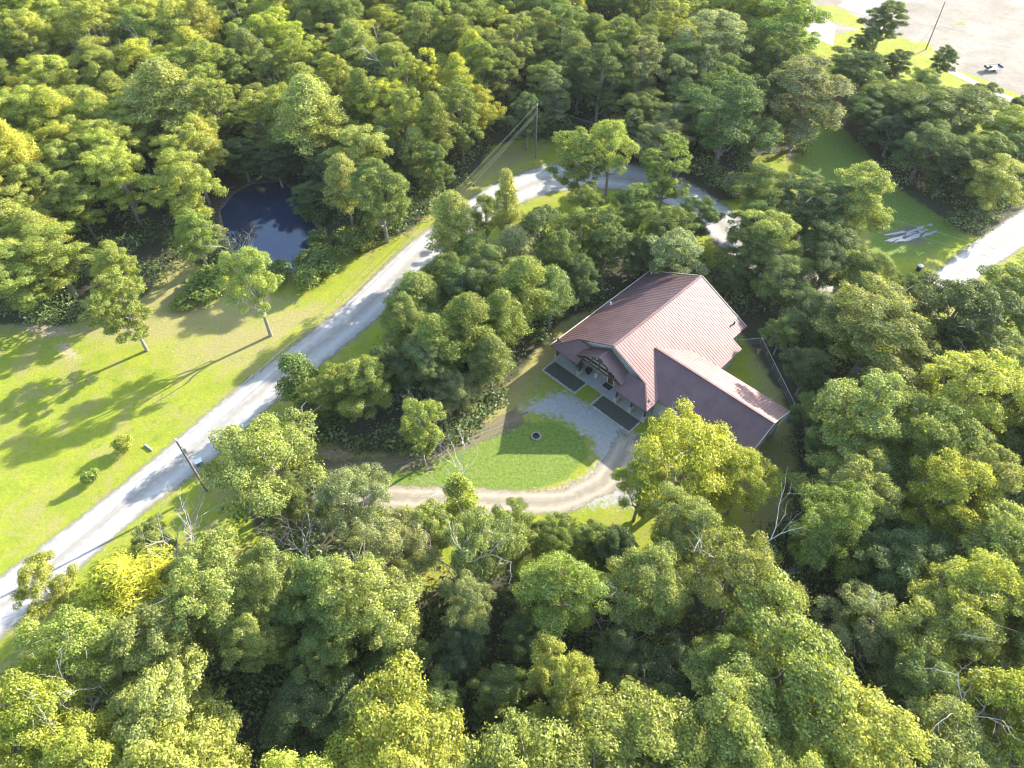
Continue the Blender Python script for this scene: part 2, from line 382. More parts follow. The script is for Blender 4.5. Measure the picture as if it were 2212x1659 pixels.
cxp = sum(p[0] for p in POND)/len(POND); cyp = sum(p[1] for p in POND)/len(POND)
mb = MB(); mb.poly([(cxp+(p[0]-cxp)*1.12, cyp+(p[1]-cyp)*1.12, -.42) for p in POND])
tag(mb.build('pond_water', M['water']), kind='structure')

def ribbon(name, L, Rr, mat, z, n=14, fade=False):
    """sheet between a left and a right edge polyline (world points), 'across' = -1..1"""
    def resample(P, k):
        P = np.array(P, float); s = np.r_[0, np.cumsum(np.hypot(*np.diff(P, axis=0).T))]
        t = np.linspace(0, s[-1], k)
        Pn = np.stack([np.interp(t, s, P[:, 0]), np.interp(t, s, P[:, 1])], -1)
        for _ in range(6): Pn[1:-1] = (Pn[:-2] + 2*Pn[1:-1] + Pn[2:])/4
        return Pn
    k = 160; A = resample(L, k); B = resample(Rr, k)
    ext = .16
    us = np.linspace(-ext, 1+ext, n)
    V = np.stack([np.concatenate([A*(1-u)+B*u, np.full((k, 1), z)], 1) for u in us], 1)
    ac = np.tile(us*2-1, (k, 1))/(1+2*ext)*1.12
    if fade:
        e_ = np.clip(1-np.minimum(np.arange(k), np.arange(k)[::-1])/14., 0, 1)[:, None]; ac = np.sign(ac+1e-6)*np.maximum(np.abs(ac), e_*1.25)
    ii = np.arange(k*n).reshape(k, n)
    Qd = np.stack([ii[:-1,:-1], ii[:-1,1:], ii[1:,1:], ii[1:,:-1]], -1).reshape(-1, 4)
    m_ = np_mesh(name, V.reshape(-1, 3), Qd, mat, vattrs={'across': ac.ravel()})
    return link(bpy.data.objects.new(name, m_))
RL = [(-95,-8),(-61.0,37.3),(-54.0,46.1),(-46.4,57.5),(-41.0,66.3),(-28.1,83.7),(-19.7,99.9),(-5.2,119.0),(6.1,127.4),(20.5,128.6),(29.6,125.6),(36.5,119.7),(42.5,109.3),(48,97),(60,88),(67,88),(77.5,97.8),(96.8,112.1),(150,150)]
RR = [(-88,-12),(-57.0,30.1),(-47.2,46.1),(-40.1,54.0),(-34.8,63.7),(-22.6,80.0),(-13.5,95.5),(-1.0,111.9),(8.4,118.0),(20.7,118.8),(28.3,115.0),(33,109.3),(38,98),(44,88),(56,79),(67,82),(83.2,94.9),(97.1,104.5),(156,144)]
tag(ribbon('gravel_road', RL, RR, M['gravel'], .006), kind='structure')
def track(name, cl, wd, z, mat=M['track']):
    P = np.array([tuple(bp(*c))[:2] for c in cl]); T = np.gradient(P, axis=0); T /= np.hypot(T[:,0], T[:,1])[:, None]
    N = np.stack([-T[:,1], T[:,0]], -1)*wd/2
    return tag(ribbon(name, P+N, P-N, mat, z, 10, True), kind='structure')
track('driveway_track', [(1370,920),(1345,985),(1300,1045),(1215,1085),(1100,1085),(980,1078),(860,1075),(760,1062),(660,1045),(560,1030),(440,1010)], 3.7, .010)
track('dirt_track', [(1140,890),(1070,925),(960,965),(870,1000),(780,1010),(690,1015),(600,1010)], 3.0, .012, M['dirttrack'])
# far lot: pale concrete strips and a darker parking pad
def sheet(name, L, mat, z):
    m_ = MB(); m_.poly([(x, y, z) for x, y in gp(L)][::1]); return tag(m_.build(name, mat), kind='structure')
M['paleconc'] = mat_var('pale_concrete', (.30, .29, .27), (.37, .36, .34), .3, .9)
sheet('concrete_path', [(1735,-20),(1765,20),(1805,58),(1800,100),(1755,80),(1690,0)], M['paleconc'], .02)
sheet('parking_pad', [(1808,14),(1870,-35),(2010,-60),(1960,-5),(1880,38)], M['asphalt'], .02)
sheet('side_path', [(2035,150),(2052,146),(2150,195),(2225,225),(2330,290),(2310,300),(2200,232)], M['paleconc'], .02)
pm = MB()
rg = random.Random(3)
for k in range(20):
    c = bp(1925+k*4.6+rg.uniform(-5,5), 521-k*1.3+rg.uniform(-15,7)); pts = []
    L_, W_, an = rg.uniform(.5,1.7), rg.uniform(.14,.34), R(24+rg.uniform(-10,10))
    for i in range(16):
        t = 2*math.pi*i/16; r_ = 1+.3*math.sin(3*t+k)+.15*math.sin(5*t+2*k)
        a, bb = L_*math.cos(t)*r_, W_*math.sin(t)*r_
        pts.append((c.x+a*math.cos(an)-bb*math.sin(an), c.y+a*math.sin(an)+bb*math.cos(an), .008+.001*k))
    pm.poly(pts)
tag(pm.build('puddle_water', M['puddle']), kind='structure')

# ------------------------------------------------------------------ house (local x = ridge direction to the rear, y = left of the front)
HX, HY, HYAW = 14.01926, 67.38995, 0.788416
house = empty('house', (HX, HY, 0), HYAW, 'long house with maroon ribbed metal roof, front porch and angled side wing', 'house')
hr, s_, LN, WLf, WR = 8.5, .4839, 21.015, 9.026, 8.69
def zr(y): return hr - abs(y)*s_
def ribs(mb, pts, d, e, step=.46, w_=.06, h_=.036, off=0.0):
    """standing ribs on a planar roof polygon: run along d, spaced along e"""
    P = [Vector(p) for p in pts]; d = Vector(d).normalized(); nrm = d.cross(Vector(e)).normalized()
    if nrm.z < 0: nrm = -nrm
    e = nrm.cross(d).normalized(); o = P[0]
    uv = [((p-o).dot(e), (p-o).dot(d)) for p in P]
    u0, u1 = min(u for u, v in uv), max(u for u, v in uv)
    u = u0 + step*.5 + off
    while u < u1:
        xs_ = []
        for i in range(len(uv)):
            (a0, b0), (a1, b1) = uv[i], uv[(i+1) % len(uv)]
            if (a0 > u) != (a1 > u): xs_.append(b0+(b1-b0)*(u-a0)/(a1-a0))
        xs_.sort()
        for i in range(0, len(xs_)-1, 2):
            if xs_[i+1]-xs_[i] > .15:
                A = o+e*u+d*(xs_[i]+.03); B = o+e*u+d*(xs_[i+1]-.03)
                vs = [A-e*w_/2, A+e*w_/2, A+e*w_*.25+nrm*h_, A-e*w_*.25+nrm*h_, B-e*w_/2, B+e*w_/2, B+e*w_*.25+nrm*h_, B-e*w_*.25+nrm*h_]
                vs = [v-nrm*.005 for v in vs]
                mb.add(vs, [(3,2,1,0),(4,5,6,7),(1,2,6,5),(2,3,7,6),(3,0,4,7)])
        u += step
def roof_part(name, polys, parent, ribbed=True, th=.14):
    mb = MB()
    for pts, d, e in polys:
        mb.slab(pts, th)
        if ribbed: ribs(mb, pts, d, e)
    return mb.build(name, M['roof'], parent)
Xe = -2.82
lm = [(0,0,hr),(LN,0,hr),(LN,WLf,zr(WLf)),(Xe,WLf,zr(WLf)),(0,6.13,zr(6.13))]
rm = [(0,0,hr),(0,-6.06,zr(6.06)),(Xe,-WR,zr(WR)),(4.0,-WR,zr(WR)),(4.0,-10.957,zr(10.957)),(17.41,-10.957,zr(10.957)),(17.41,-9.165,zr(9.165)),(LN,-9.165,zr(9.165)),(LN,0,hr)]
# keep the part under the wing simple
wx, wz, we = 5.348, 6.828, -22.483
swr, swl = .344, .452
rm = [(0,0,hr),(0,-6.06,zr(6.06)),(Xe,-WR,zr(WR)),(6.0,-WR,zr(WR)),(9.2,-10.957,zr(10.957)),(17.41,-10.957,zr(10.957)),(17.41,-9.165,zr(9.165)),(LN,-9.165,zr(9.165)),(LN,0,hr)]
r1 = roof_part('roof', [(lm, (0,1,-s_), (1,0,0))], house)
r2 = roof_part('roof', [(rm, (0,-1,-s_), (1,0,0))], house)
# hipped skirt roof over the porch, in two pieces either side of the entry gable
zsk = lambda x: 5.53 + x*.5
ez = zsk(Xe)
sk1 = [(0,6.13,5.53),(Xe,WLf,ez),(Xe,3.75,ez),(-.05,3.75,5.505)]
sk2 = [(0,-6.06,5.53),(-.05,-3.1,5.505),(Xe,-3.1,ez),(Xe,-WR,ez)]
roof_part('porch_roof', [(sk1, (-1,0,-.5), (0,1,0))], house, ribbed=False)
roof_part('porch_roof', [(sk2, (-1,0,-.5), (0,1,0))], house, ribbed=False)
# entry gable
ey, egz, exf, es = .48, 7.4, -2.15, .58
el = [(exf,ey,egz),(.25,ey,egz),(.25,ey+4.2,egz-4.2*es),(exf,ey+4.2,egz-4.2*es)]
er = [(exf,ey,egz),(exf,ey-4.1,egz-4.1*es),(.25,ey-4.1,egz-4.1*es),(.25,ey,egz)]
roof_part('entry_roof', [(el, (0,1,-es), (1,0,0)), (er, (0,-1,-es), (1,0,0))], house)
# wing roof
XL, XR = wx-5.604, wx+4.685
yv = (hr-wz)/s_                       # where the wing ridge meets the main slope
yl = (hr-(wz-5.604*swl))/s_
yr = (hr-(wz-4.685*swr))/s_
wl_ = [(wx,-yv,wz),(XL,-yl,wz-5.604*swl),(XL,we,wz-5.604*swl),(wx,we,wz)]
wr_ = [(wx,-yv,wz),(wx,we,wz),(XR,we,wz-4.685*swr),(XR,-yr,wz-4.685*swr)]
wl_ = [(a, b_, c+.02) for a, b_, c in wl_]; wr_ = [(a, b_, c+.02) for a, b_, c in wr_]
roof_part('wing_roof', [(wl_, (-1,0,-swl), (0,1,0))], house, ribbed=False)
roof_part('wing_roof', [(wr_, (1,0,-swr), (0,1,0))], house)
# ridge caps, rake and fascia trim
tm = MB()
tm.bar((-.05,0,hr+.07),(LN+.05,0,hr+.07),.34,.07); tm.bar((wx,-yv,wz+.09),(wx,we-.05,wz+.09),.30,.07); tm.bar((exf-.04,ey,egz+.06),(.2,ey,egz+.06),.26,.06)
tm.bar((0,6.13,5.60),(Xe,WLf,ez+.08),.2,.06); tm.bar((0,-6.06,5.62),(Xe,-WR,ez+.1),.2,.06)
tm.build('ridge_cap', M['roof'], house)
for A_, B_, w_, h_ in (((Xe-.02,WLf+.08,ez-.02),(LN+.02,WLf+.08,ez-.02),.12,.16), ((LN+.06,WLf,zr(WLf)-.02),(LN+.06,0,hr-.02),.08,.2), ((LN+.06,-9.165,zr(9.165)-.02),(LN+.06,-.02,hr-.02),.08,.2),
    ((-.07,.3,hr-.27),(-.07,4.4,zr(4.4)-.2),.05,.12), ((wx+.01,we-.06,wz-.06),(XR,we-.06,wz-4.685*swr-.06),.08,.2), ((wx-.01,we-.06,wz-.06),(XL,we-.06,wz-5.604*swl-.06),.08,.2)):
    fm = MB(); fm.bar(A_, B_, w_, h_); fm.build('fascia', M['beige'], house)
# walls
wm = MB()
def wall(a, b_, z0, z1a, z1b, th=.15):
    a = Vector((*a, 0)); b_ = Vector((*b_, 0)); n = (b_-a).normalized().cross(Vector((0,0,1)))*th/2
    wm.add([a-n+Vector((0,0,z0)), b_-n+Vector((0,0,z0)), b_+n+Vector((0,0,z0)), a+n+Vector((0,0,z0)),
            a-n+Vector((0,0,z1a)), b_-n+Vector((0,0,z1b)), b_+n+Vector((0,0,z1b)), a+n+Vector((0,0,z1a))],
           [(0,3,2,1),(4,5,6,7),(0,1,5,4),(1,2,6,5),(2,3,7,6),(3,0,4,7)])
wy = 8.3
wall((.82,0),(.82,wy),1.1,hr-.2,zr(wy)-.2); wall((.82,0),(.82,-8.0),1.1,hr-.2,zr(8)-.2)
wall((.82,wy),(20.4,wy),0,zr(wy)-.2,zr(wy)-.2); wall((20.4,wy),(20.4,0),0,zr(wy)-.2,hr-.2); wall((20.4,0),(20.4,-8.6),0,hr-.2,zr(8.6)-.2)
wall((20.4,-8.6),(16.9,-8.6),0,zr(8.6)-.2,zr(8.6)-.2); wall((16.9,-8.6),(16.9,-10.4),0,zr(8.6)-.2,zr(10.4)-.2); wall((16.9,-10.4),(9.4,-10.4),0,zr(10.4)-.2,zr(10.4)-.2)
zwl, zwr = wz-(wx-.45)*swl-.2, wz-(9.5-wx)*swr-.2
wall((.45,-8.0),(.45,-21.95),0,zwl,zwl); wall((9.5,-9.9),(9.5,-21.95),0,zwr,zwr)
wall((.45,-21.95),(wx,-21.95),0,zwl,wz-.18); wall((wx,-21.95),(9.5,-21.95),0,wz-.18,zwr)
wm.build('wall', M['siding'], house)
st = MB(); st.box(.70,.86,-7.9,wy,.15,1.25); st.build('stone_wall', M['veneer'], house)
# half-timber panel of the entry gable
pn = MB(); pn.add([(.70,4.2,2.9),(.70,-3.2,2.9),(.70,-3.2,4.9),(.70,.48,6.9),(.70,4.2,4.9)], [(0,1,2,3,4)]); pn.build('gable_panel', M['white'], house)
ti = MB()
for a, b_ in (((.66,4.2,2.95),(.66,-3.2,2.95)),((.66,2.6,2.95),(.66,2.6,5.6)),((.66,-1.6,2.95),(.66,-1.6,5.6)),((.66,2.6,4.6),(.66,-1.6,4.6)),((.66,2.6,4.6),(.66,.48,5.8)),((.66,-1.6,4.6),(.66,.48,5.8)),
              ((.66,4.2,3.4),(.66,2.6,4.5)),((.66,-3.2,3.4),(.66,-1.6,4.5)),
              ((exf+.1,ey+4.0,4.9),(exf+.1,ey-3.9,4.9)),((exf+.1,ey,4.9),(exf+.1,ey,7.1)),((exf+.1,ey+2,4.9),(exf+.1,ey+1,6.6)),((exf+.1,ey-2,4.9),(exf+.1,ey-1,6.6))):
    ti.bar(a, b_, .14, .16)
ti.build('timber_frame', M['timber'], house)
def window(x, y, z, wd, ht, face='x-'):
    f_ = MB(); g_ = MB(); o = -1 if face == 'x-' else 1
    if face[0] == 'x':
        xo = x+o*.03
        for a, b_ in (((xo,y-wd/2,z),(xo,y+wd/2,z)),((xo,y-wd/2,z+ht),(xo,y+wd/2,z+ht)),((xo,y-wd/2,z),(xo,y-wd/2,z+ht)),((xo,y+wd/2,z),(xo,y+wd/2,z+ht)),((xo,y,z),(xo,y,z+ht)),((xo,y-wd/2,z+ht/2),(xo,y+wd/2,z+ht/2))): f_.bar(a, b_, .09, .09)
        g_.box(x-.02, x+.02, y-wd/2, y+wd/2, z, z+ht)
    else:
        o = -1; yo = y+o*.03
        for a, b_ in (((x-wd/2,yo,z),(x+wd/2,yo,z)),((x-wd/2,yo,z+ht),(x+wd/2,yo,z+ht)),((x-wd/2,yo,z),(x-wd/2,yo,z+ht)),((x+wd/2,yo,z),(x+wd/2,yo,z+ht)),((x-wd/2,yo,z+ht/2),(x+wd/2,yo,z+ht/2))): f_.bar(a, b_, .09, .09)
        g_.box(x-wd/2, x+wd/2, y-.02, y+.02, z, z+ht)
    fr = f_.build('window', M['white'], house); g_.build('pane', M['glass'], fr)
window(.66, 1.55, 3.2, 1.3, 1.2); window(.66, -.5, 3.2, 1.2, 1.2)
window(.71, 5.9, 1.3, 1.5, 1.3); window(.71, -5.2, 1.3, 1.5, 1.3)
window(5.2, -22.04, 2.0, 1.2, 1.3, 'y-'); window(8.0, -22.04, 2.0, 1.0, 1.3, 'y-')
dr = MB(); dr.box(.60,.70,-.55,.45,.16,2.5); door = dr.build('door', M['door'], house)
df = MB(); df.bar((.60,.53,.16),(.60,.53,2.58),.12,.1); df.bar((.60,-.63,.16),(.60,-.63,2.58),.12,.1); df.bar((.60,.6,2.6),(.60,-.7,2.6),.12,.12); df.build('door_frame', M['white'], door)
hd = MB(); hd.ball((.55,-.42,1.2), .06, n=8, m=6); hd.build('handle', M['steel'], door)
for y in (-12.2, -16.0, -19.4):
    gd = MB()
    for k in range(4): gd.box(.33+.012*(k % 2), .40, y-1.45, y+1.45, .05+k*.62, .05+k*.62+.60)
    gd.build('garage_door', M['white'], house)
# porch slab, pillars
sl = MB(); sl.box(-1.75, .70, -8.0, 9.2, .02, .16); sl.build('porch_slab', M['concrete'], house)
for y in (8.75, 4.3, -2.75, -5.4, -7.8):
    pb = MB(); pb.box(-1.72, -1.08, y-.32, y+.32, .16, 1.05); pb.box(-1.78, -1.02, y-.38, y+.38, 1.05, 1.13); q0 = pb.build('pillar', M['stone'], house)
    pb = MB(); pb.bar((-1.4,y,1.13),(-1.4,y,4.75 if abs(y) > 3.5 else 4.6),.22); pb.bar((-1.4,y,3.4),(-1.4,y+.7,4.45),.12); pb.bar((-1.4,y,3.4),(-1.4,y-.7,4.45),.12); pb.build('post', M['timber'], q0)
bm_ = MB(); bm_.bar((-1.4,9.0,4.62),(-1.4,4.3,4.62),.2,.24); bm_.bar((-1.4,4.3,4.75),(-1.4,-2.75,4.75),.2,.24); bm_.bar((-1.4,-2.75,4.62),(-1.4,-8.1,4.62),.2,.24); bm_.build('porch_beam', M['timber'], house)
# roof vents
for (x, y, m_) in ((9.9, 8.2, 'white'), (20.2, 8.2, 'white'), (19.5, -7.8, 'dark')):
    v_ = MB(); z0 = zr(y); v_.tube((x,y,z0-.1),(x,y,z0+.42),.11,.11,10); v_.tube((x,y,z0+.42),(x,y,z0+.5),.17,.12,10); v_.build('roof_vent', M[m_], house)

def L2W(x, y, z=0.0):
    c, s = math.cos(HYAW), math.sin(HYAW); return Vector((HX+x*c-y*s, HY+x*s+y*c, z))
# mulch beds and stone edging
def bed(y0, y1, name_label, edge_label):
    t = empty('flower_bed', L2W(-3.1, (y0+y1)/2), HYAW, name_label, 'flower bed', 'mulch beds in front of the porch')
    w2 = (y1-y0)/2; m_ = MB(); n = 14
    for i in range(n):
        for j in range(n):
            pass
    V = []; rg = np.random.RandomState(int(abs(y0)*10))
    gx = np.linspace(-1.25, 1.3, 22); gy = np.linspace(-w2, w2, 40)
    A, B = np.meshgrid(gx, gy); Zz = .035 + rg.rand(*A.shape)*.05
    Zz[0,:] = Zz[-1,:] = .005; Zz[:,0] = Zz[:,-1] = .005
    ii = np.arange(A.size).reshape(A.shape); Qd = np.stack([ii[:-1,:-1], ii[:-1,1:], ii[1:,1:], ii[1:,:-1]], -1).reshape(-1, 4)
    me_ = np_mesh('mulch', np.stack([A, B, Zz], -1).reshape(-1, 3), Qd, M['mulch'])
    link(bpy.data.objects.new('mulch', me_), t)
    e_ = MB(); rr = random.Random(int(y0*7)); per = []
    y = -w2
    def stone(x, y, k): e_.ball((x+rr.uniform(-.03,.03), y+rr.uniform(-.03,.03), .07), rr.uniform(.12,.19), k, .14, (rr.uniform(.8,1.3), rr.uniform(.8,1.3), .75), 7, 5)
    k = 0
    while y < w2+.01: stone(-1.32, y, k); y += rr.uniform(.19, .27); k += 1
    for yy in (-w2, w2):
        x = -1.3
        while x < 1.25: stone(x, yy, k); x += rr.uniform(.19, .27); k += 1
    e_.build('stone_edging', M['stone'], t)
    return t
b1 = bed(2.5, 8.95, 'dark mulch bed edged with pale stones at the left end of the porch', '')
b2 = bed(-7.6, -.6, 'dark mulch bed edged with pale stones right of the entry, half under the yellow tree', '')

# porch things
def chair(x, y, rz, label):
    t = empty('rocking_chair', L2W(x, y, .16), HYAW+rz, label, 'chair', 'rocking chairs on the porch')
    a = MB(); a.box(-.27,.27,-.26,.26,.40,.45); a.build('seat', M['timber'], t)
    a = MB()
    for k in range(5): a.bar((.25,-.24+k*.12,.45),(.36,-.24+k*.12,1.15),.05,.03)
    a.bar((.37,-.28,1.15),(.37,.28,1.15),.04,.1); a.build('backrest', M['timber'], t)
    for sy in (-1, 1):
        a = MB(); a.bar((-.45,sy*.27,.06),(-.1,sy*.27,.02),.05,.05); a.bar((-.1,sy*.27,.02),(.25,sy*.27,.03),.05,.05); a.bar((.25,sy*.27,.03),(.55,sy*.27,.12),.05,.05); a.build('rocker', M['timber'], t)
        a = MB(); a.bar((-.28,sy*.29,.68),(.3,sy*.29,.68),.07,.04); a.build('armrest', M['timber'], t)
        for sx in (-.23, .23):
            a = MB(); a.bar((sx,sy*.26,.04),(sx,sy*.26,.68),.05); a.build('leg', M['timber'], t)
    return t
chair(.1, 6.3, .15, 'dark rocking chair at the left end of the porch, beside the window')
chair(-.2, 5.3, -.2, 'dark rocking chair on the porch just left of the entry post')
t = empty('patio_table', L2W(-.1, 3.6, .16), HYAW, 'round dark patio table on the porch under the entry gable', 'table')
a = MB(); a.lathe((0,0,0), [(0,.74),(.55,.74),(.55,.70),(0,.70)], 20); a.build('table_top', M['dark'], t)
a = MB(); a.tube((0,0,.03),(0,0,.7),.05,.04,8); a.build('pedestal', M['dark'], t)
a = MB(); a.lathe((0,0,0), [(0,.05),(.3,.03),(.3,0),(0,0)], 14); a.build('base', M['dark'], t)
t = empty('plant_pot', L2W(.1, 2.3, .16), HYAW, 'pale glazed pot standing on the porch left of the front door', 'pot')
a = MB(); a.lathe((0,0,0), [(0,0),(.17,0),(.27,.45),(.30,.5),(.25,.5),(.22,.42),(0,.42)], 18); a.build('pot', M['white'], t)
mat_o = MB(); mat_o.box(-.45,.45,-.7,.7,0,.03); mo = mat_o.build('doormat', M['dark']); mo.location = L2W(-.05, -.1, .162); mo.rotation_euler = (0,0,HYAW)
tag(mo, 'dark doormat lying on the porch in front of the door', 'doormat')
t = empty('air_conditioner', L2W(12.9, -11.3), HYAW, 'grey air conditioning unit behind the house inside the fenced yard', 'air conditioner')
a = MB(); a.box(-.45,.45,-.4,.4,.08,.85); a.build('casing', M['steel'], t)
a = MB(); a.lathe((0,0,.86), [(0,.02),(.3,.02),(.32,0)], 16); a.build('fan_grille', M['dark'], t)
a = MB(); a.box(-.55,.55,-.5,.5,0,.08); a.build('pad', M['concrete'], t)
t = empty('plastic_barrel', L2W(13.0, -22.3), 0, 'bright blue plastic barrel at the corner of the chain link fence', 'barrel')
a = MB(); a.lathe((0,0,0), [(0,0),(.28,0),(.31,.2),(.29,.3),(.32,.45),(.29,.62),(.31,.75),(.27,.92),(0,.92)], 18); a.build('drum', M['blue'], t)
a = MB(); a.lathe((0,0,.92), [(.27,0),(.27,.03),(0,.04)], 18); a.build('lid', M['blue'], t)
# fire pit
fp = empty('fire_pit', bp(1158,943), 0, 'round fire pit ring with pale stone blocks on the oval lawn', 'fire pit')
a = MB(); a.lathe((0,0,0), [(.45,.0),(.45,.30),(.40,.30),(.40,.02),(0,.02)], 24); a.build('fire_ring', M['dark'], fp)
for k in range(12):
    t_ = 2*math.pi*k/12; a = MB(); a.ball((.62*math.cos(t_), .62*math.sin(t_), .11), .15, k, .08, (1,1,.8), 8, 6); a.build('stone_block', M['stone'], fp)

# chain link fence
FP = [(20.6,-8.9),(23.5,-11.2),(15.4,-21.5),(13.8,-21.8),(9.7,-21.9)]
fen = empty('chain_link_fence', L2W(*FP[0]), 0, 'chain link fence round the yard behind the side wing', 'fence')
o0 = L2W(*FP[0]); posts = []; rail = MB(); net = MB()
for i in range(len(FP)-1):
    A = L2W(*FP[i])-o0; B = L2W(*FP[i+1])-o0; n = max(1, round((B-A).length/2.8))
    for k in range(n): posts.append(A.lerp(B, k/n))
    rail.tube(A+Vector((0,0,1.35)), B+Vector((0,0,1.35)), .03, n=6)
    net.poly([A+Vector((0,0,.04)), B+Vector((0,0,.04)), B+Vector((0,0,1.33)), A+Vector((0,0,1.33))])
posts.append(L2W(*FP[-1])-o0)
for p_ in posts:
    a = MB(); a.tube(p_, p_+Vector((0,0,1.45)), .045, n=8); a.build('fence_post', M['steel'], fen)
rail.build('top_rail', M['white'], fen)
b = NB('wire_mesh'); p = b.pos(); sx = b.n('ShaderNodeSeparateXYZ', i_0=p)
u_ = b.math('ADD', sx.outputs[0], sx.outputs[1])
d1 = b.math('FRACT', b.math('MULTIPLY', b.math('ADD', u_, sx.outputs[2]), 10.0)); d2 = b.math('FRACT', b.math('MULTIPLY', b.math('SUBTRACT', u_, sx.outputs[2]), 10.0))
al = b.math('MAXIMUM', b.math('LESS_THAN', d1, .05), b.math('LESS_THAN', d2, .05))
bs = b.bsdf((.55, .58, .6), .5, .3); tpn = b.n('ShaderNodeBsdfTransparent'); ms = b.n('ShaderNodeMixShader', i_0=al)
b.link(tpn.outputs[0], ms.inputs[1]); b.link(bs.outputs[0], ms.inputs[2]); M['net'] = b.done(ms)
net.build('wire_mesh', M['net'], fen)

# ------------------------------------------------------------------ utility poles and wires
def pole(loc, h, label, xf=False, lean=(0, 0), r=.17):
    t = empty('utility_pole', loc, 0, label, 'utility pole', 'wooden utility poles')
    a = MB(); a.tube((0,0,0),(lean[0],lean[1],h),r,r*.68,12); a.build('pole', M['pole'], t)
    a = MB(); a.tube((lean[0],lean[1],h),(lean[0],lean[1],h+.28),.06,.04,8); a.lathe((lean[0],lean[1],h+.25), [(0,0),(.08,.02),(.10,.08),(.06,.15),(0,.16)], 10); a.build('insulator', M['white'], t)
    if xf:
        k = h-1.7; a = MB(); a.lathe((lean[0]+.42,lean[1]-.1,k-.5), [(0,0),(.26,0),(.27,.95),(.2,1.05),(0,1.08)], 16); tr_ = a.build('transformer', M['steel'], t)
        a = MB(); a.tube((lean[0]+.36,lean[1]-.1,k+.55),(lean[0]+.36,lean[1]-.1,k+.95),.05,.03,8); a.build('bushing', M['white'], tr_)
        a = MB(); a.bar((lean[0],lean[1],k),(lean[0]+.3,lean[1]-.08,k),.1,.3); a.build('bracket', M['dark'], t)
    return t
PA = bp(446,1060); PB = bp(1157,343); PC = bp(2000,107); PD = Vector((118, 62, 0)); PE = Vector((-96, 2, 0))
pole(PA, 10.5, 'leaning wooden utility pole with grey transformer beside the gravel road at left', True, (-.25, .35), .19)
pole(PB, 11.4, 'tall pale utility pole in the grass above the road bend', False, (0, 0), .17)
pole(PC, 11.3, 'dark leaning utility pole at the edge of the sandy lot', False, (-.3, .2), .15)
def wire(a, b_, sag, label, r=.022):
    pts = [Vector(a).lerp(Vector(b_), i/24) - Vector((0,0,sag*4*(i/24)*(1-i/24))) for i in range(25)]
    m_ = MB(); m_.path(pts, [r]*25, 5); o = m_.build('power_line', M['cable']); tag(o, label, 'power line', 'power lines between the poles'); return o
At, Bt = PA+Vector((-.25,.35,10.75)), PB+Vector((0,0,11.75))
wire(At, Bt, 2.2, 'highest power line, from the transformer pole to the pole above the bend', .020)
wire(At-Vector((0,0,1.6)), Bt-Vector((0,0,1.5)), 2.0, 'lower twisted power line between transformer pole and pole above the bend', .018)
wire(At-Vector((0,0,2.3)), Bt-Vector((0,0,1.9)), 2.4, 'lowest power line between transformer pole and pole above the bend', .018)
wire(Bt, PD+Vector((0,0,11.5)), 2.0, 'upper power line running right from the pole above the bend', .018)
wire(Bt-Vector((0,0,1.5)), PD+Vector((0,0,10.2)), 2.2, 'lower power line running right from the pole above the bend', .018)
gy = MB(); gy.tube((0,0,0), (-3.6,-1.2,-6.4), .02); g_o = gy.build('guy_wire', M['cable']); g_o.location = PC+Vector((-.2,.1,6.4))
tag(g_o, 'slanting guy wire of the dark pole by the sandy lot', 'guy wire')

# street things
t = empty('trash_bin', bp(1983,584), 0, 'dark bin with pale lid beside the gravel road at right', 'bin')
a = MB(); a.lathe((0,0,0), [(0,0),(.38,0),(.45,1.0),(.42,1.02)], 14); a.build('bin_body', M['dark'], t)
a = MB(); a.lathe((0,0,1.0), [(.48,0),(.48,.08),(.2,.2),(0,.22)], 14); a.build('lid', M['white'], t)
t = empty('junction_box', bp(432,1003), R(35), 'low pale green utility box by the road near the transformer pole', 'utility box')
a = MB(); a.box(-.45,.45,-.35,.35,.05,.75); a.build('cabinet', M['green'], t)
a = MB(); a.box(-.48,.48,-.38,.38,.75,.81); a.build('lid', M['white'], t)
# small boat-like utility trailer on the lot edge
t = empty('utility_trailer', bp(2142,152), R(12), 'small pale flatbed trailer with dark load at edge of sandy lot', 'trailer')
a = MB(); a.box(-1.9,1.9,-.9,.9,.55,.72); a.build('bed', M['white'], t)
a = MB()
for x in (-1.9, 1.86):
    a.box(x, x+.05, -.9, .9, .72, 1.15)
for y in (-.9, .86): a.box(-1.85, 1.85, y, y+.04, .95, 1.02)
a.build('side_rail', M['dark'], t)
a = MB(); a.bar((1.95,0,.6),(3.2,0,.5),.12); a.build('drawbar', M['dark'], t)
for y in (-.98, .98):
    a = MB(); a.tube((-.2,y-.1,.34),(-.2,y+.1,.34),.34,n=16); a.build('wheel', M['dark'], t)
a = MB(); a.ball((-.6,.1,.95), .4, 4, .15, (1.6,1,.6)); a.build('load', M['dark'], t)
lo = MB(); lo.tube((-1.3,0,.25),(1.3,0,.25),.25,.2,10); l_o = lo.build('fallen_log', M['dead']); l_o.location = bp(322,968); l_o.rotation_euler = (0,0,R(-35))
l_o.scale = (.6,.6,.6); tag(l_o, 'short grey log lying in the lawn beside the road', 'log')

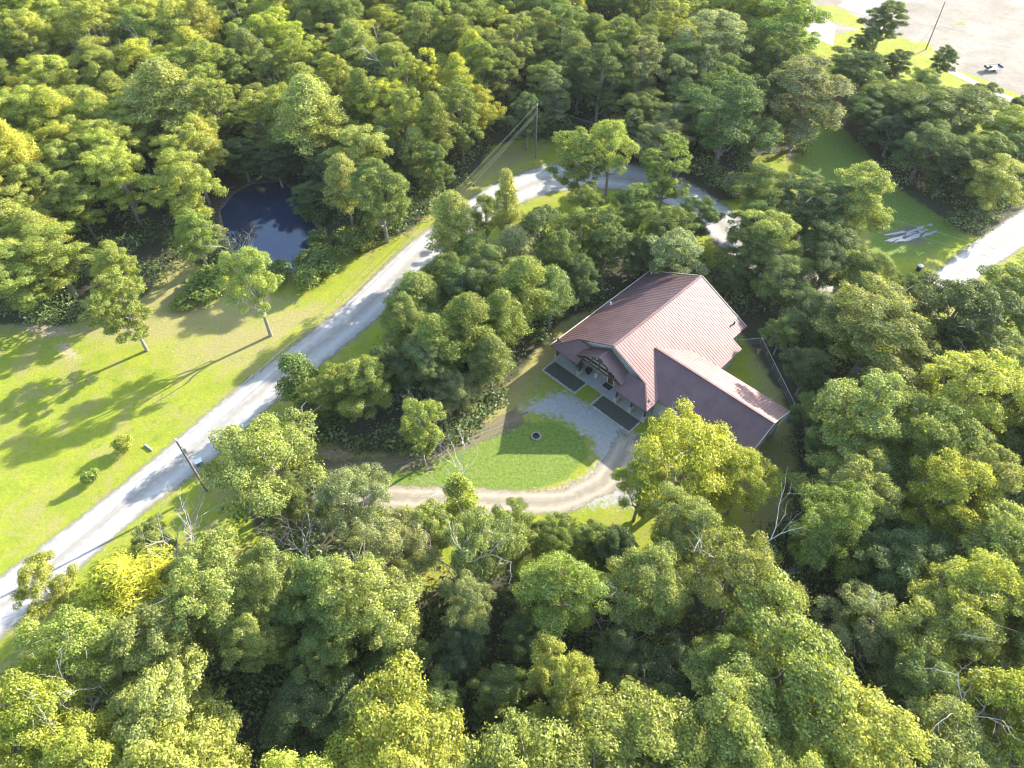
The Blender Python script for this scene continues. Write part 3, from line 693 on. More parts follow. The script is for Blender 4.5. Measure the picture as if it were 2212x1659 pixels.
# ------------------------------------------------------------------ tree templates
def rvec(rs, n):
    v = rs.normal(size=(n, 3)); return v/np.linalg.norm(v, axis=1)[:, None]
def leaf_quads(rs, C, N, size, aspect=.6):
    n = len(C); T = np.cross(N, rvec(rs, n)); T /= np.linalg.norm(T, axis=1)[:, None]+1e-9
    B = np.cross(N, T); a = (size*(.55+.95*rs.rand(n)**1.6))[:, None]
    bend = N*a*.18
    V = np.stack([C+T*a*.5-bend, C+B*a*.5*aspect, C-T*a*.5-bend, C-B*a*.5*aspect], 1).reshape(-1, 3)
    return V, np.arange(4*n).reshape(n, 4)
def clumps_to_leaves(rs, CC, CR, nl, size, flat=.62, aspect=.6, upb=.55, centre=None):
    """CC clump centres, CR radii; leaves sit on the outer shell of each clump"""
    w_ = CR**2; cnt = np.maximum(8, (nl*w_/w_.sum()).astype(int)); idx_ = np.repeat(np.arange(len(CC)), cnt); n = len(idx_)
    D = rvec(rs, n); D[:, 2] = np.where(rs.rand(n) < .72, np.abs(D[:, 2]), D[:, 2])
    rad = CR[idx_]*(.45+.6*rs.rand(n)**.5+.55*rs.rand(n)**4)
    P = CC[idx_]+D*rad[:, None]*np.array([1, 1, flat])
    N = D*1.0+rvec(rs, n)*.85+np.array([0, 0, upb]); N /= np.linalg.norm(N, axis=1)[:, None]
    V, Qd = leaf_quads(rs, P, N, np.full(n, size), aspect)
    cl = rs.rand(len(CC))
    return V, Qd, rs.rand(n), np.clip(cl[idx_]+rs.normal(size=n)*.15, 0, 1)
def limb_path(rs, a, b_, sag=.12, k=4):
    a = np.array(a, float); b_ = np.array(b_, float); L_ = np.linalg.norm(b_-a)
    pts = []
    for i in range(k+1):
        t = i/k; p = a*(1-t)+b_*t; p[2] += -sag*L_*math.sin(math.pi*t)*.6 if b_[2] > a[2] else 0
        if 0 < i < k: p += rs.normal(size=3)*L_*.04
        pts.append(p)
    return pts
TPL = {}
def template(key, seed, kind, h=16., Rr=5., nl=11000, size=.42, nlobe=9, nclump=60):
    rs = np.random.RandomState(seed); mb = MB()
    if kind == 'broad' or kind == 'open' or kind == 'tall':
        c0 = {'broad': .20, 'open': .38, 'tall': .16}[kind]*h
        zc = (c0+h)/2; rz_ = (h-c0)/2
        lobes = []; LR = []
        for i in range(nlobe):
            t = 2*math.pi*(i*.618)+rs.rand()*.6; zz = -0.92+1.75*((i+.5)/nlobe)
            rr = math.sqrt(max(.05, 1-zz*zz))*(.40+.42*rs.rand()) if kind != 'open' else math.sqrt(max(.1, 1-zz*zz))*(.6+.3*rs.rand())
            lobes.append((rr*Rr*math.cos(t), rr*Rr*math.sin(t), zc+zz*rz_*.78)); LR.append(Rr*(.26+.27*rs.rand())*(1 if kind != 'open' else .72))
        lobes.append((rs.normal()*.4, rs.normal()*.4, h-Rr*.35)); LR.append(Rr*.42)
        lobes = np.array(lobes); LR = np.array(LR)
        w_ = LR**2; cnt = np.maximum(3, (nclump*w_/w_.sum()).astype(int)); li = np.repeat(np.arange(len(lobes)), cnt)
        D = rvec(rs, len(li)); D[:, 2] = np.where(rs.rand(len(li)) < .75, np.abs(D[:, 2]), D[:, 2])
        CC = lobes[li]+D*LR[li][:, None]*np.array([.95, .95, .8])*(.62+.48*rs.rand(len(li))**.7)[:, None]
        CR = Rr*(.085+.105*rs.rand(len(li)))*(1.0 if kind != 'open' else .95)
        V, Qd, tone, cl = clumps_to_leaves(rs, CC, CR, nl, size)
        tr_ = Rr*.055
        lean = rs.normal(size=2)*.35
        top = np.array([lean[0], lean[1], h*.80])
        tp = [(0,0,-.3),(lean[0]*.2, lean[1]*.2, h*.2),(lean[0]*.5,lean[1]*.5,h*.45),(lean[0]*.8,lean[1]*.8,h*.65),tuple(top)]
        mb.path(tp, [tr_*1.3, tr_, tr_*.8, tr_*.5, tr_*.2], 8)
        for L_, r_ in zip(lobes, LR):
            t = min(.95, max(.25, (L_[2]-2.2)/h*.85)); base = np.array([lean[0]*t, lean[1]*t, t*h*.8])
            pp = limb_path(rs, base, L_); mb.path(pp, list(np.linspace(tr_*.45, tr_*.16, len(pp))), 5)
        for c, k_ in zip(CC, li):
            if rs.rand() < .3: mb.path(limb_path(rs, lobes[k_], c, .05, 2), [tr_*.16, tr_*.10, tr_*.04], 4)
        if kind in ('open', 'broad'):
            for _ in range(12 if kind == 'open' else 5):
                k_ = rs.randint(len(lobes)); d_ = rvec(rs, 1)[0]; d_[2] = abs(d_[2])*.6
                mb.path(limb_path(rs, lobes[k_], lobes[k_]+d_*(LR[k_]*1.5+.9), .03, 3), [tr_*.2, tr_*.14, tr_*.09, tr_*.03], 4)
        asp = None
    elif kind == 'pine':
        mb.path([(0,0,-.3),(.1,0,h*.4),(.2,.1,h*.8),(.15,.05,h*.98)], [.24,.2,.10,.03], 8)
        CC = []; CR = []
        z = h*.38
        while z < h*.99:
            t = (z-h*.38)/(h*.62); Rz = Rr*(math.sin(math.pi*min(1, .25+t*.80))**.8)*(1-.25*t)
            nb = 4+rs.randint(3); a0 = rs.rand()*6.28
            for i in range(nb):
                a_ = a0+i*6.28/nb+rs.normal()*.25; rl = Rz*(.65+.45*rs.rand())
                e_ = np.array([rl*math.cos(a_), rl*math.sin(a_), z+rl*(.18+.2*rs.rand())])
                mb.path(limb_path(rs, (0.1,0,z), e_, .1, 3), [.06,.045,.03,.01], 4)
                for q_ in (1.0, .78, .55, .35):
                    if rl*q_ > .5 or z > h*.9:
                        CC.append(np.array([e_[0]*q_, e_[1]*q_, z+(e_[2]-z)*q_])+rs.normal(size=3)*.25); CR.append((.62+.35*rs.rand())*(.85 if q_ < .6 else 1))
            z += h*.035*(1+rs.rand()*.6)
        CC.append(np.array([.15,.05,h])); CR.append(.7)
        V, Qd, tone, cl = clumps_to_leaves(rs, np.array(CC), np.array(CR), nl, size, .8, .22, .25)
    elif kind == 'column':
        CC = []; CR = []
        for i in range(nclump):
            t = i/nclump; z = h*(.16+.80*t); Rz = Rr*(math.sin(math.pi*min(1, .18+.78*t))**.7)
            a_ = rs.rand()*6.28; r_ = Rz*(.35+.65*rs.rand()**.5)
            CC.append((r_*math.cos(a_), r_*math.sin(a_), z)); CR.append(Rr*(.26+.2*rs.rand()))
        CC.append((0,0,h*.97)); CR.append(Rr*.3)
        V, Qd, tone, cl = clumps_to_leaves(rs, np.array(CC), np.array(CR), nl, size, .85)
        mb.path([(0,0,-.2),(.1,0,h*.3),(0,.1,h*.7),(0,0,h*.92)], [.2,.16,.08,.02], 8)
        for c in CC[::3]: mb.path(limb_path(rs, (0,0,max(.5,c[2]-1.2)), c, .05, 2), [.05,.03,.01], 4)
    elif kind == 'shrub':
        CC = []; CR = []
        for i in range(nclump):
            a_ = rs.rand()*6.28; r_ = Rr*.75*rs.rand()**.5; CC.append((r_*math.cos(a_), r_*math.sin(a_), h*(.25+.55*rs.rand()*(1-(r_/Rr)**2)))); CR.append(Rr*(.22+.15*rs.rand()))
        V, Qd, tone, cl = clumps_to_leaves(rs, np.array(CC), np.array(CR), nl, size, .8)
        for c in CC[::2]: mb.path(limb_path(rs, (0,0,-.05), c, .05, 2), [.05,.035,.012], 4)
    cm = np_mesh('crown_'+key, V, Qd, M['needle'] if kind == 'pine' else M['leaf'], attrs={'tone': tone, 'clump': cl})
    tm_ = bpy.data.meshes.new('trunk_'+key); tm_.from_pydata(mb.v, [], mb.f); tm_.update(); tm_.materials.append(M['bark'])
    zc_ = float(V[:, 2].mean()); r_eff = float(np.percentile(np.hypot(V[:, 0], V[:, 1]), 96))
    TPL[key] = dict(crown=cm, trunk=tm_, h=float(V[:, 2].max()), zc=zc_, r=r_eff)
for i in range(7): template('broad%d' % i, 10+i, 'broad', 16, 5.0, 54000, .20, 11+i % 4, 132+7*i)
for i in range(3): template('open%d' % i, 30+i, 'open', 15, 5.6, 38000, .205, 12, 150)
for i in range(4): template('tall%d' % i, 40+i, 'tall', 17, 3.9, 40000, .205, 12, 150)
for i in range(4): template('pine%d' % i, 50+i, 'pine', 18, 3.6, 34000, .42)
for i in range(3): template('column%d' % i, 60+i, 'column', 10, 2.2, 9000, .28, nclump=44)
for i in range(3): template('shrub%d' % i, 70+i, 'shrub', 2.6, 1.9, 2600, .26, nclump=22)
def dead_template(key, seed, h, spread, up=.75):
    rs = np.random.RandomState(seed); mb = MB()
    def grow(p, d, L_, r_, lv):
        k = 3; pts = [np.array(p)]; dd = np.array(d)
        for i in range(k):
            dd = dd+rs.normal(size=3)*.16+np.array([0,0,.05]); dd /= np.linalg.norm(dd); pts.append(pts[-1]+dd*L_/k)
        mb.path(pts, [r_, r_*.8, r_*.62, r_*.45], 6 if lv < 2 else 4)
        if lv < 4:
            for j in range(3 if lv else 5):
                q_ = pts[1+rs.randint(3)] if j else pts[-1]
                nd = dd*.8+rvec(rs, 1)[0]*spread+np.array([0,0,.15*up]); nd /= np.linalg.norm(nd)
                grow(q_, nd, L_*(.55+.2*rs.rand()), r_*.45, lv+1)
    grow((0,0,-.2), (0,0,1), h*.42, h*.014, 0)
    me_ = bpy.data.meshes.new('dead_'+key); me_.from_pydata(mb.v, [], mb.f); me_.update(); me_.materials.append(M['dead'])
    TPL[key] = dict(dead=me_, h=h)
for i in range(4): dead_template('dead%d' % i, 80+i, 12, .75, .8)

TREES = []
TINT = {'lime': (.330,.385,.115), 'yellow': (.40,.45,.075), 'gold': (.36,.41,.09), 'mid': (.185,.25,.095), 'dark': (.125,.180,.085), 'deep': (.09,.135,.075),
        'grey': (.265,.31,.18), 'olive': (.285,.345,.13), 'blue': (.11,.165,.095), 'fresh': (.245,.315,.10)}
WORD = {'lime': 'lime green', 'yellow': 'yellow-green', 'gold': 'golden green', 'mid': 'mid green', 'dark': 'dark green', 'deep': 'very dark green',
        'grey': 'grey-green', 'olive': 'olive green', 'blue': 'blue-green', 'fresh': 'fresh green'}
KN = {'broad': ('broadleaf_tree', 'broadleaf tree'), 'open': ('spreading_tree', 'open-crowned tree'), 'tall': ('tall_tree', 'tall narrow tree'),
      'pine': ('pine_tree', 'pine'), 'column': ('young_tree', 'slim young tree'), 'shrub': ('shrub', 'shrub'), 'dead': ('dead_tree', 'dead tree')}
RG = random.Random(11)
def vary(c, a=.12):
    k = 1+RG.uniform(-a, a); return (c[0]*k*(1.10+RG.uniform(-.09, .06)), c[1]*k*1.03, c[2]*k*.88, 1)
def plant(base, kind, h, r, tint, label=None, group=None, rz=None, where=None):
    keys = sorted(k for k in TPL if k.startswith(kind)); key = RG.choice(keys); T = TPL[key]
    nm, cat = KN[kind]
    e_ = empty(nm, base, RG.uniform(0, 6.28) if rz is None else rz)
    tag(e_, label, {'dead': 'dead tree', 'shrub': 'shrub'}.get(kind, 'tree'), group)
    if kind == 'dead':
        o = link(bpy.data.objects.new('trunk', T['dead']), e_); k = h/T['h']; o.scale = (k, k, k)
    else:
        sz = h/T['h']; sx_ = r/T['r']
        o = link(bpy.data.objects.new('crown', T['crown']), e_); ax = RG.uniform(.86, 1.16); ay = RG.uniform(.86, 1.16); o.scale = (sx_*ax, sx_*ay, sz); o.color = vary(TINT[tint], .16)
        t_ = link(bpy.data.objects.new('trunk', T['trunk']), e_); t_.scale = (sx_*ax, sx_*ay, sz)
    TREES.append(dict(o=e_, x=base[0], y=base[1], h=h, r=r, kind=kind, tint=tint, where=where, label=label))
    return e_
ZK = {'broad': .62, 'open': .64, 'tall': .58, 'pine': .66, 'column': .55, 'shrub': .45, 'dead': .6}
def hero(x, y, rpx, kind, h, tint, label, group=None, base=None):
    """tree whose crown centre is surveyed at photo point (x, y) with crown radius rpx"""
    if base is None:
        P = bp(x, y, ZK[kind]*h); d = px(P)[2]; r = rpx*d/F; P.z = 0
    else:
        P = bp(*base); d = px((P.x, P.y, ZK[kind]*h))[2]; r = rpx*d/F
    return plant(P, kind, h, r, tint, label, group)

#HEROES
HER = [
 # x, y, r, kind, h, tint, label, base
 (275,660,58,'tall',15,'fresh','leafy tree standing alone on the left lawn, its long shadow crossing the grass',(318,757)),
 (560,620,62,'open',17,'olive','spreading tree alone between the pond and the gravel road',(585,725)),
 (900,925,46,'tall',13.5,'fresh','small tree with bare top branches standing at left end of the oval lawn',(917,1005)),
 (640,820,42,'column',11,'mid','narrow leafy tree at the right edge of the gravel road',None),
 (655,915,45,'column',7,'dark','dark bushy tree in front of the narrow tree beside the road',None),
 (575,1000,120,'open',15,'olive','wide pale green spreading tree beside the transformer pole',None),
 (640,1080,60,'broad',11,'mid','smaller tree under the wide spreading tree near the transformer pole',None),
 (770,1090,90,'open',14,'grey','pale leafy tree just below the drive entrance track',None),
 (993,1085,38,'column',12,'fresh','slim tree with a bare snag rising over the dirt drive',None),
 (1475,1000,132,'open',13,'yellow','big bright yellow-green tree overhanging the front of the side wing',None),
 (1385,1060,55,'open',11,'gold','low yellow-green bough tree at the edge of the gravel drive',None),
 (100,1270,62,'open',12,'lime','thin spreading tree leaning over the gravel road at lower left',None),
 (270,1275,95,'pine',15,'yellow','yellow-green feathery pine near the road at lower left',None),
 (440,1290,110,'broad',16,'olive','pale tree with white dead boughs left of the bottom wood',None),
 (330,1190,45,'broad',12,'mid','small tree with dead twigs at the top corner of the bottom wood',None),
 (180,1400,110,'open',15,'lime','lime tree below the leaning tree at the lower left road',None),
 (70,1540,120,'open',15,'gold','bright tree with visible grey boughs at the bottom left corner',None),
 (600,1270,85,'broad',15,'olive','pale crown in the bottom wood below the grass verge',None),
 (850,1200,90,'open',14,'grey','grey-green tree with bare twigs under the dirt drive',None),
 (810,1300,115,'broad',17,'olive','large pale crown in the middle of the bottom wood',None),
 (1040,1175,85,'broad',14,'mid','round green tree touching the lower edge of the drive',None),
 (1010,1310,70,'open',14,'grey','pale tree with a broken bare branch in the bottom wood',None),
 (1215,1290,105,'broad',17,'fresh','bright tall crown in the bottom centre wood below the drive',None),
 (1190,1170,50,'broad',11,'mid','small round tree just under the curve of the drive',None),
 (1330,1190,60,'broad',11,'dark','dark tree at the lower edge of the sunny grass patch',None),
 (1480,1150,85,'broad',14,'olive','pale crown directly below the big yellow-green tree',None),
 (1210,1480,80,'broad',15,'lime','sunlit lime crown standing in the dark bottom hollow',None),
 (1600,1260,130,'open',17,'olive','broad crown with white dead branches right of the bottom centre',None),
 (1785,1140,105,'broad',17,'fresh','round bright tree at the lower end of the grass behind the wing',None),
 (1690,1460,150,'broad',18,'fresh','large round crown filling the lower right of the wood',None),
 (1560,1440,75,'broad',15,'olive','pale crown left of the large lower right crown',None),
 (1820,1600,140,'broad',17,'lime','bright lime crown at the bottom edge right of centre',None),
 (1960,1490,90,'broad',15,'mid','mid green crown right of the vine covered trunk',None),
 (1860,1350,80,'broad',13,'grey','silvery tree above the vine covered dead trunk',None),
 (2100,1290,110,'broad',17,'lime','bright crown near the right edge of the lower wood',None),
 (2040,1080,105,'broad',17,'gold','golden green crown right of the fenced yard wood',None),
 (2140,1180,90,'broad',15,'olive','pale crown at the right edge beside the golden green crown',None),
 (2100,850,120,'broad',18,'lime','wide rounded lime crown at the right edge level with the wing',None),
 (2010,960,110,'broad',16,'fresh','green crown below the wide rounded lime crown',None),
 (1850,900,95,'tall',18,'olive','tall pale tree rising behind the end of the wing',None),
 (1890,720,125,'broad',15,'olive','large tree with warm green top behind the fenced yard',None),
 (1690,600,80,'broad',9.5,'mid','green tree behind the rear right corner of the house',None),
 (1770,690,75,'broad',10,'dark','dark tree between the house and the large warm green tree',None),
 (2060,680,100,'broad',16,'dark','dark green tree below the right hand gravel road',None),
 (1860,430,80,'broad',16,'olive','round tree standing out into the grass strip at upper right',None),
 (1740,450,80,'broad',14,'dark','dark tree left of the round tree in the grass strip',None),
 (1590,400,38,'shrub',4,'grey','purplish grey bush at the outer edge of the road bend',None),
 (1640,480,60,'broad',11,'mid','green tree at the end of the visible road bend',None),
 (1660,520,70,'broad',13,'olive','lighter tree just below the end of the road bend',None),
 (1740,215,85,'tall',19,'grey','grey leaning tree standing free left of the grass strip',None),
 (1570,250,105,'broad',19,'dark','large dark tree above the outer road bend',None),
 (1540,95,90,'broad',18,'grey','pale grey round tree in the upper right wood',None),
 (1690,70,75,'tall',20,'fresh','tall green pine-like tree next to the pale concrete strip',None),
 (1910,45,42,'broad',12,'dark','dark tree standing free against the sandy lot',None),
 (2040,130,30,'broad',8,'dark','small dark bush tree at the edge of the sandy lot',None),
 (2060,250,95,'broad',13,'mid','wide tree in the row between grass strip and sandy lot',None),
 (2150,390,75,'broad',12,'olive','pale tree at the lower end of the row beside the road',None),
 (2180,290,60,'broad',12,'fresh','green tree at right edge in the row by the lot',None),
 (1250,350,55,'tall',15,'fresh','tall tree whose top overlaps the road bend',None),
 (1320,320,60,'open',16,'olive','open tree with layered boughs in front of the road bend',None),
 (1440,370,50,'tall',16,'fresh','tall tree overlapping the right side of the road bend',None),
 (975,480,58,'pine',17,'olive','pine with visible trunk at the inner edge of the road',None),
 (1095,440,34,'pine',19,'olive','slim tall pine with bare pale trunk against the road bend',None),
 (1050,470,40,'open',11,'mid','small open tree between the two pines by the road',None),
 (1210,560,55,'broad',13,'mid','round tree in the island wood left of the house rear',None),
 (1310,520,55,'tall',14,'mid','tall tree in the island wood above the maroon roof',None),
 (1450,500,70,'broad',12,'mid','green crown directly above the rear of the maroon roof',None),
 (1130,620,60,'pine',16,'fresh','tall fluffy pine left of the maroon roof',None),
 (1010,700,52,'pine',16,'fresh','pine with lit top in the middle of the island wood',None),
 (940,740,50,'pine',15,'fresh','pine left of the lit pine in the island wood',None),
 (790,830,70,'broad',12,'fresh','bright green tree at lower left corner of the island wood',None),
 (720,850,50,'broad',10,'fresh','bright low tree at the left tip of the island wood',None),
 (920,790,55,'broad',12,'grey','greyish tree with pale tips in the island wood front',None),
 (990,850,45,'broad',8,'grey','low flowering bush tree at the lower tip of the island wood',None),
 (880,700,60,'broad',13,'mid','mid green crown at the left side of the island wood',None),
 (780,340,70,'broad',16,'olive','pale crown right of the pond between two dark trees',None),
 (820,420,80,'broad',16,'mid','dense green tree between the pond and the power lines',None),
 (940,360,50,'broad',12,'mid','small round tree beside the power lines above the road',None),
 (670,240,80,'pine',20,'olive','tall pine behind the pond with feathery crown',None),
 (360,205,85,'pine',20,'olive','wide flat-topped pine in the upper left wood',None),
 (400,400,85,'broad',17,'lime','bright layered crown at the left bank of the pond',None),
 (420,510,50,'broad',12,'fresh','green tree leaning out beside the pond left bank',None),
 (668,425,38,'broad',7,'dark','dark bush tree at the right bank of the pond',None),
 (700,560,40,'shrub',4,'mid','leafy shrub on the near right bank of the pond',None),
 (760,520,42,'shrub',4.5,'mid','large shrub between the pond and the road verge',None),
 (660,600,34,'shrub',3.5,'fresh','green shrub at the lower right corner of the pond',None),
 (810,490,34,'shrub',3.5,'grey','pale flowering shrub near the road right of the pond',None),
 (600,590,34,'shrub',3.5,'mid','shrub at the lower shore of the pond',None),
 (470,500,22,'shrub',2.8,'grey','small grey-green bush on the left shore of the pond',None),
 (450,610,52,'shrub',3.2,'fresh','low glossy green bush mound on the lawn below the pond',None),
 (400,650,32,'shrub',1.6,'fresh','low spreading vine patch left of the glossy bush mound',None),
 (268,950,22,'shrub',3.0,'lime','round bush on the sunny left lawn, the upper of two',(277,972)),
 (195,1018,17,'shrub',2.6,'fresh','small bush on the left lawn, the lower of two',(203,1040)),
 (1870,90,30,'broad',8,'dark','dark tree second from the left along the lot edge',None), (1930,140,36,'broad',9,'deep','very dark tree below the free standing tree of the lot edge',None),
 (2120,210,36,'broad',8,'dark','dark tree below the small trailer at the lot edge',None), (2195,245,36,'broad',9,'dark','dark tree at right edge of the lot side row',None),
 (1870,600,72,'broad',12,'mid','green crown just left of the bin beside the side road',None), (1950,655,60,'broad',11,'dark','dark crown at the bottom end of the visible side road',None), (1800,545,70,'broad',12,'dark','dark crown below the round tree of the grass strip',None),
 (1190,625,45,'pine',13,'mid','pine beside the left roof edge of the house',None), (1250,600,48,'broad',11,'dark','dark crown left of the upper roof corner',None), (1085,680,48,'pine',14,'fresh','bright pine at the right edge of the island wood',None), (1060,600,52,'broad',14,'dark','dark crown in the heart of the island wood',None),
 (1060,770,45,'pine',12,'mid','pine above the driveway at lower right of the island wood',None), (1160,520,50,'tall',14,'dark','dark narrow crown below the two pines',None), (1370,450,50,'broad',12,'mid','rounded crown filling the inside of the road bend',None), (1270,450,50,'broad',12,'mid','green crown inside the road bend below the open tree',None), (1510,470,45,'broad',11,'dark','dark crown at the right inner edge of the road bend',None), (850,800,50,'broad',11,'dark','dark crown between the bright corner tree and the pines',None), (1380,545,40,'broad',9,'dark','low dark tree behind the upper left roof corner',None),
 (1745,800,55,'broad',9,'dark','dark bushy crown just outside the chain link fence',None), (1765,885,48,'broad',8.5,'mid','green crown beside the lower end of the chain link fence',None), (1790,985,55,'broad',9,'dark','dark crown at the grass edge below the blue barrel',None), (1690,720,38,'broad',7.5,'mid','low green tree at the upper corner of the fenced yard',None),
 (690,520,30,'shrub',3.2,'mid','shrub hanging over the right shore of the pond',None), (680,465,28,'shrub',3.0,'dark','dark shrub on the upper right shore of the pond',None), (662,560,28,'shrub',2.8,'mid','shrub at the near right corner of the pond',None), (505,560,24,'shrub',2.6,'fresh','bright shrub on the lower left shore of the pond',None),
 (1625,545,52,'broad',11,'mid','green crown hiding the lower end of the road bend',None), (1580,600,36,'broad',8,'dark','low dark crown behind the ridge end of the roof',None),
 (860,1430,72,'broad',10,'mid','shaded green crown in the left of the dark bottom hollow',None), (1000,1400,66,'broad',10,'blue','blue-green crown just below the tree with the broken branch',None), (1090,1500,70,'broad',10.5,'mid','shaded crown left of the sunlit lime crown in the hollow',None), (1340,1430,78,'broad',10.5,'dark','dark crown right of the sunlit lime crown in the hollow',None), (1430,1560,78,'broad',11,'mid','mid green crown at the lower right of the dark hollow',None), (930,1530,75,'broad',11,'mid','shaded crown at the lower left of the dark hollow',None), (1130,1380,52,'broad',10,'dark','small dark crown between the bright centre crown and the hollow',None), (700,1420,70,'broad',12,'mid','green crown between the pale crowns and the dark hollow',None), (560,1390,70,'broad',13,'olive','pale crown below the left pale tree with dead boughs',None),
 (1600,1040,72,'open',11.5,'gold','yellow-green crown at the right side of the big bright tree by the wing',None), (920,1150,58,'broad',12,'olive','pale crown just below the left part of the dirt drive',None), (1110,1150,50,'broad',11,'fresh','small bright crown below the middle of the dirt drive',None), (1275,1170,46,'broad',10,'mid','small crown below the drive, left of the sunny grass patch',None),
 (120,560,85,'broad',14,'lime','bright crown at the lower edge of the left wood over brown ground',(165,640)),
 (40,590,75,'broad',13,'fresh','green crown at the left frame edge above the lawn',None),
 (250,590,45,'broad',13,'fresh','leafy tree just behind the lone lawn tree',None),
 (1140,250,45,'broad',12,'dark','dark tree behind the pole at the road bend',None),
 (520,335,50,'broad',9,'dark','dark tree at the far shore of the pond',None),
 (595,350,45,'broad',8.5,'deep','very dark tree overhanging the far pond shore',None),
]
for x, y, r, kind, h, tint, lab, base in HER: hero(x, y, r, kind, h, tint, lab, base=base)
DEAD = [(290,120,19,'bare grey dead tree in the upper left wood'), (640,250,16,'bare dead tree behind the far shore of the pond'), (830,105,20,'bare forked dead tree top in the upper wood'),
        (730,330,9,'small bare dead tree right of the pond'), (440,1200,17,'bleached dead tree with broken limbs at the top of the bottom wood'), (315,1165,16,'dead twiggy tree at top left of the bottom wood'),
        (625,1165,14,'bare twiggy dead tree beside the grass verge under the spreading tree'), (990,1270,17,'dead tree with bare twigs in the centre of the bottom wood'), (1620,1190,19,'dead branches rising from the broad crown at lower right'),
        (1855,1010,14,'bare dead tree in the dark gap right of the wing'), (2130,1530,19,'bare twiggy dead tree at the bottom right corner'), (1010,1040,13,'bare snag beside the slim tree over the drive'),
        (880,1190,12,'dead twigs between pale trees below the dirt drive'), (2200,1110,15,'bare branches at the right edge of the lower wood'), (885,870,11,'bare snag in the top of the small oval lawn tree'), (500,530,11,'bare pale branches at the near shore of the pond'), (100,1480,17,'bare grey boughs above the bright bottom left crowns'), (1370,1330,15,'dead twigs in the dark hollow right of the bright centre crown'), (760,1230,15,'bleached bare branches among pale crowns of the bottom wood'), (2080,1440,18,'bare branching dead tree near the right bottom corner'), (1950,1440,13,'dead twigs over the mid green crown at lower right'), (200,100,18,'tall bare dead tree near the upper left corner')]
for x, y, h, lab in DEAD: hero(x, y, 20, 'dead', h, 'mid', lab)
# vine covered dead trunk
P = bp(1775, 1415); t = empty('vine_trunk', P, 0, 'leaning dead trunk wrapped in bright green vine at lower right', 'dead tree')
a = MB(); a.path([(0,0,0),(.1,.2,4),(.3,.5,8),(.9,.9,11),(1.0,1.4,13)], [.45,.4,.3,.18,.05], 8); a.path([(.4,.6,9),(1.5,.3,9.6),(2.4,-.4,9.2)], [.12,.08,.03], 5); a.path([(.3,.5,8.6),(-.6,.9,9.6)], [.1,.03], 5); a.build('trunk', M['dead'], t)
rs = np.random.RandomState(5); zz = rs.rand(2600)**.7*10.5; cc = np.stack([zz*.03+.02*zz, .05*zz, zz], 1)+rvec(rs, 2600)*(.95-.05*zz)[:, None]
V, Qd = leaf_quads(rs, cc, rvec(rs, 2600), np.full(2600, .3)); vm = np_mesh('vine', V, Qd, M['leaf'], attrs={'tone': rs.rand(2600), 'clump': rs.rand(2600)})
o = link(bpy.data.objects.new('vine', vm), t); o.color = (.17,.25,.02,1)

# ------------------------------------------------------------------ fill the woods
def inside(p, P):
    x, y = p; c = False; n = len(P)
    for i in range(n):
        x0, y0 = P[i]; x1, y1 = P[(i+1) % n]
        if (y0 > y) != (y1 > y) and x < (x1-x0)*(y-y0)/(y1-y0)+x0: c = not c
    return c
CLEAR = [(1300,105,9),(1425,75,9),(1345,60,5),(360,560,8)]
CLW = [(bp(x, y), r) for x, y, r in CLEAR]
def zone(name, P):
    """kind weights, tint list, height range for a canopy point"""
    u, v, _ = px((P[0], P[1], 9))
    if name == 'north':
        if 440 < u < 720 and v > 270: return ['broad'], ['dark','mid','blue'], (8, 10)
        if u < 480: return ['broad']*6+['pine']*2+['tall'], ['lime','lime','lime','fresh','gold'], (11, 19)
        if u < 1080: return ['broad']*4+['pine']*3+['tall']*3, ['olive','fresh','lime','mid','lime','gold'] if v < 260 else ['olive','mid','fresh','dark'], (10.5, 19)
        if 1130 < u < 1620 and v > 215: return ['broad']*3+['tall'], ['dark','mid','grey'], (8.5, 11)
        return ['broad']*5+['tall']*4+['pine'], ['olive','fresh','lime','mid'] if v < 120 else ['mid','grey','dark','mid'], (10.5, 19)
    if name == 'alley': return ['broad']*4+['tall'], ['dark','mid','deep','dark'], (8, 12)
    if name == 'bend': return ['broad'], ['mid','dark'], (10, 13)
    if name == 'island': return ['pine']*4+['broad']*4+['tall'], ['mid','fresh','dark','mid','grey'], (11, 15)
    if name == 'thicket': return ['broad'], ['mid'], (8, 11)
    if name == 'east' and math.hypot(P[0]-38, P[1]-72) < 27: return ['broad'], ['mid','dark','fresh'], (8, 10.5)
    if name == 'east': return ['broad']*6+['tall']*2, ['mid','olive','dark','fresh','olive'], (11, 16)
    # south: the middle hollow is low, its shade put into dark bluish leaf tints
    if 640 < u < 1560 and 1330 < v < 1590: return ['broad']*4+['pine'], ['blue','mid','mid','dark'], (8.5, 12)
    if v > 1560: return ['broad'], ['gold','lime','lime','olive'], (14, 17)
    return ['broad']*6+['open'], ['olive','fresh','olive','mid','lime'], (12, 16)
PLACE = {'north': 'upper wood', 'alley': 'lot side row', 'bend': 'road bend clump', 'island': 'island wood', 'thicket': 'drive thicket', 'east': 'right wood', 'south': 'bottom wood'}
fill = []
rf = random.Random(77)
STEP = 6.6
ny = int(230/STEP)
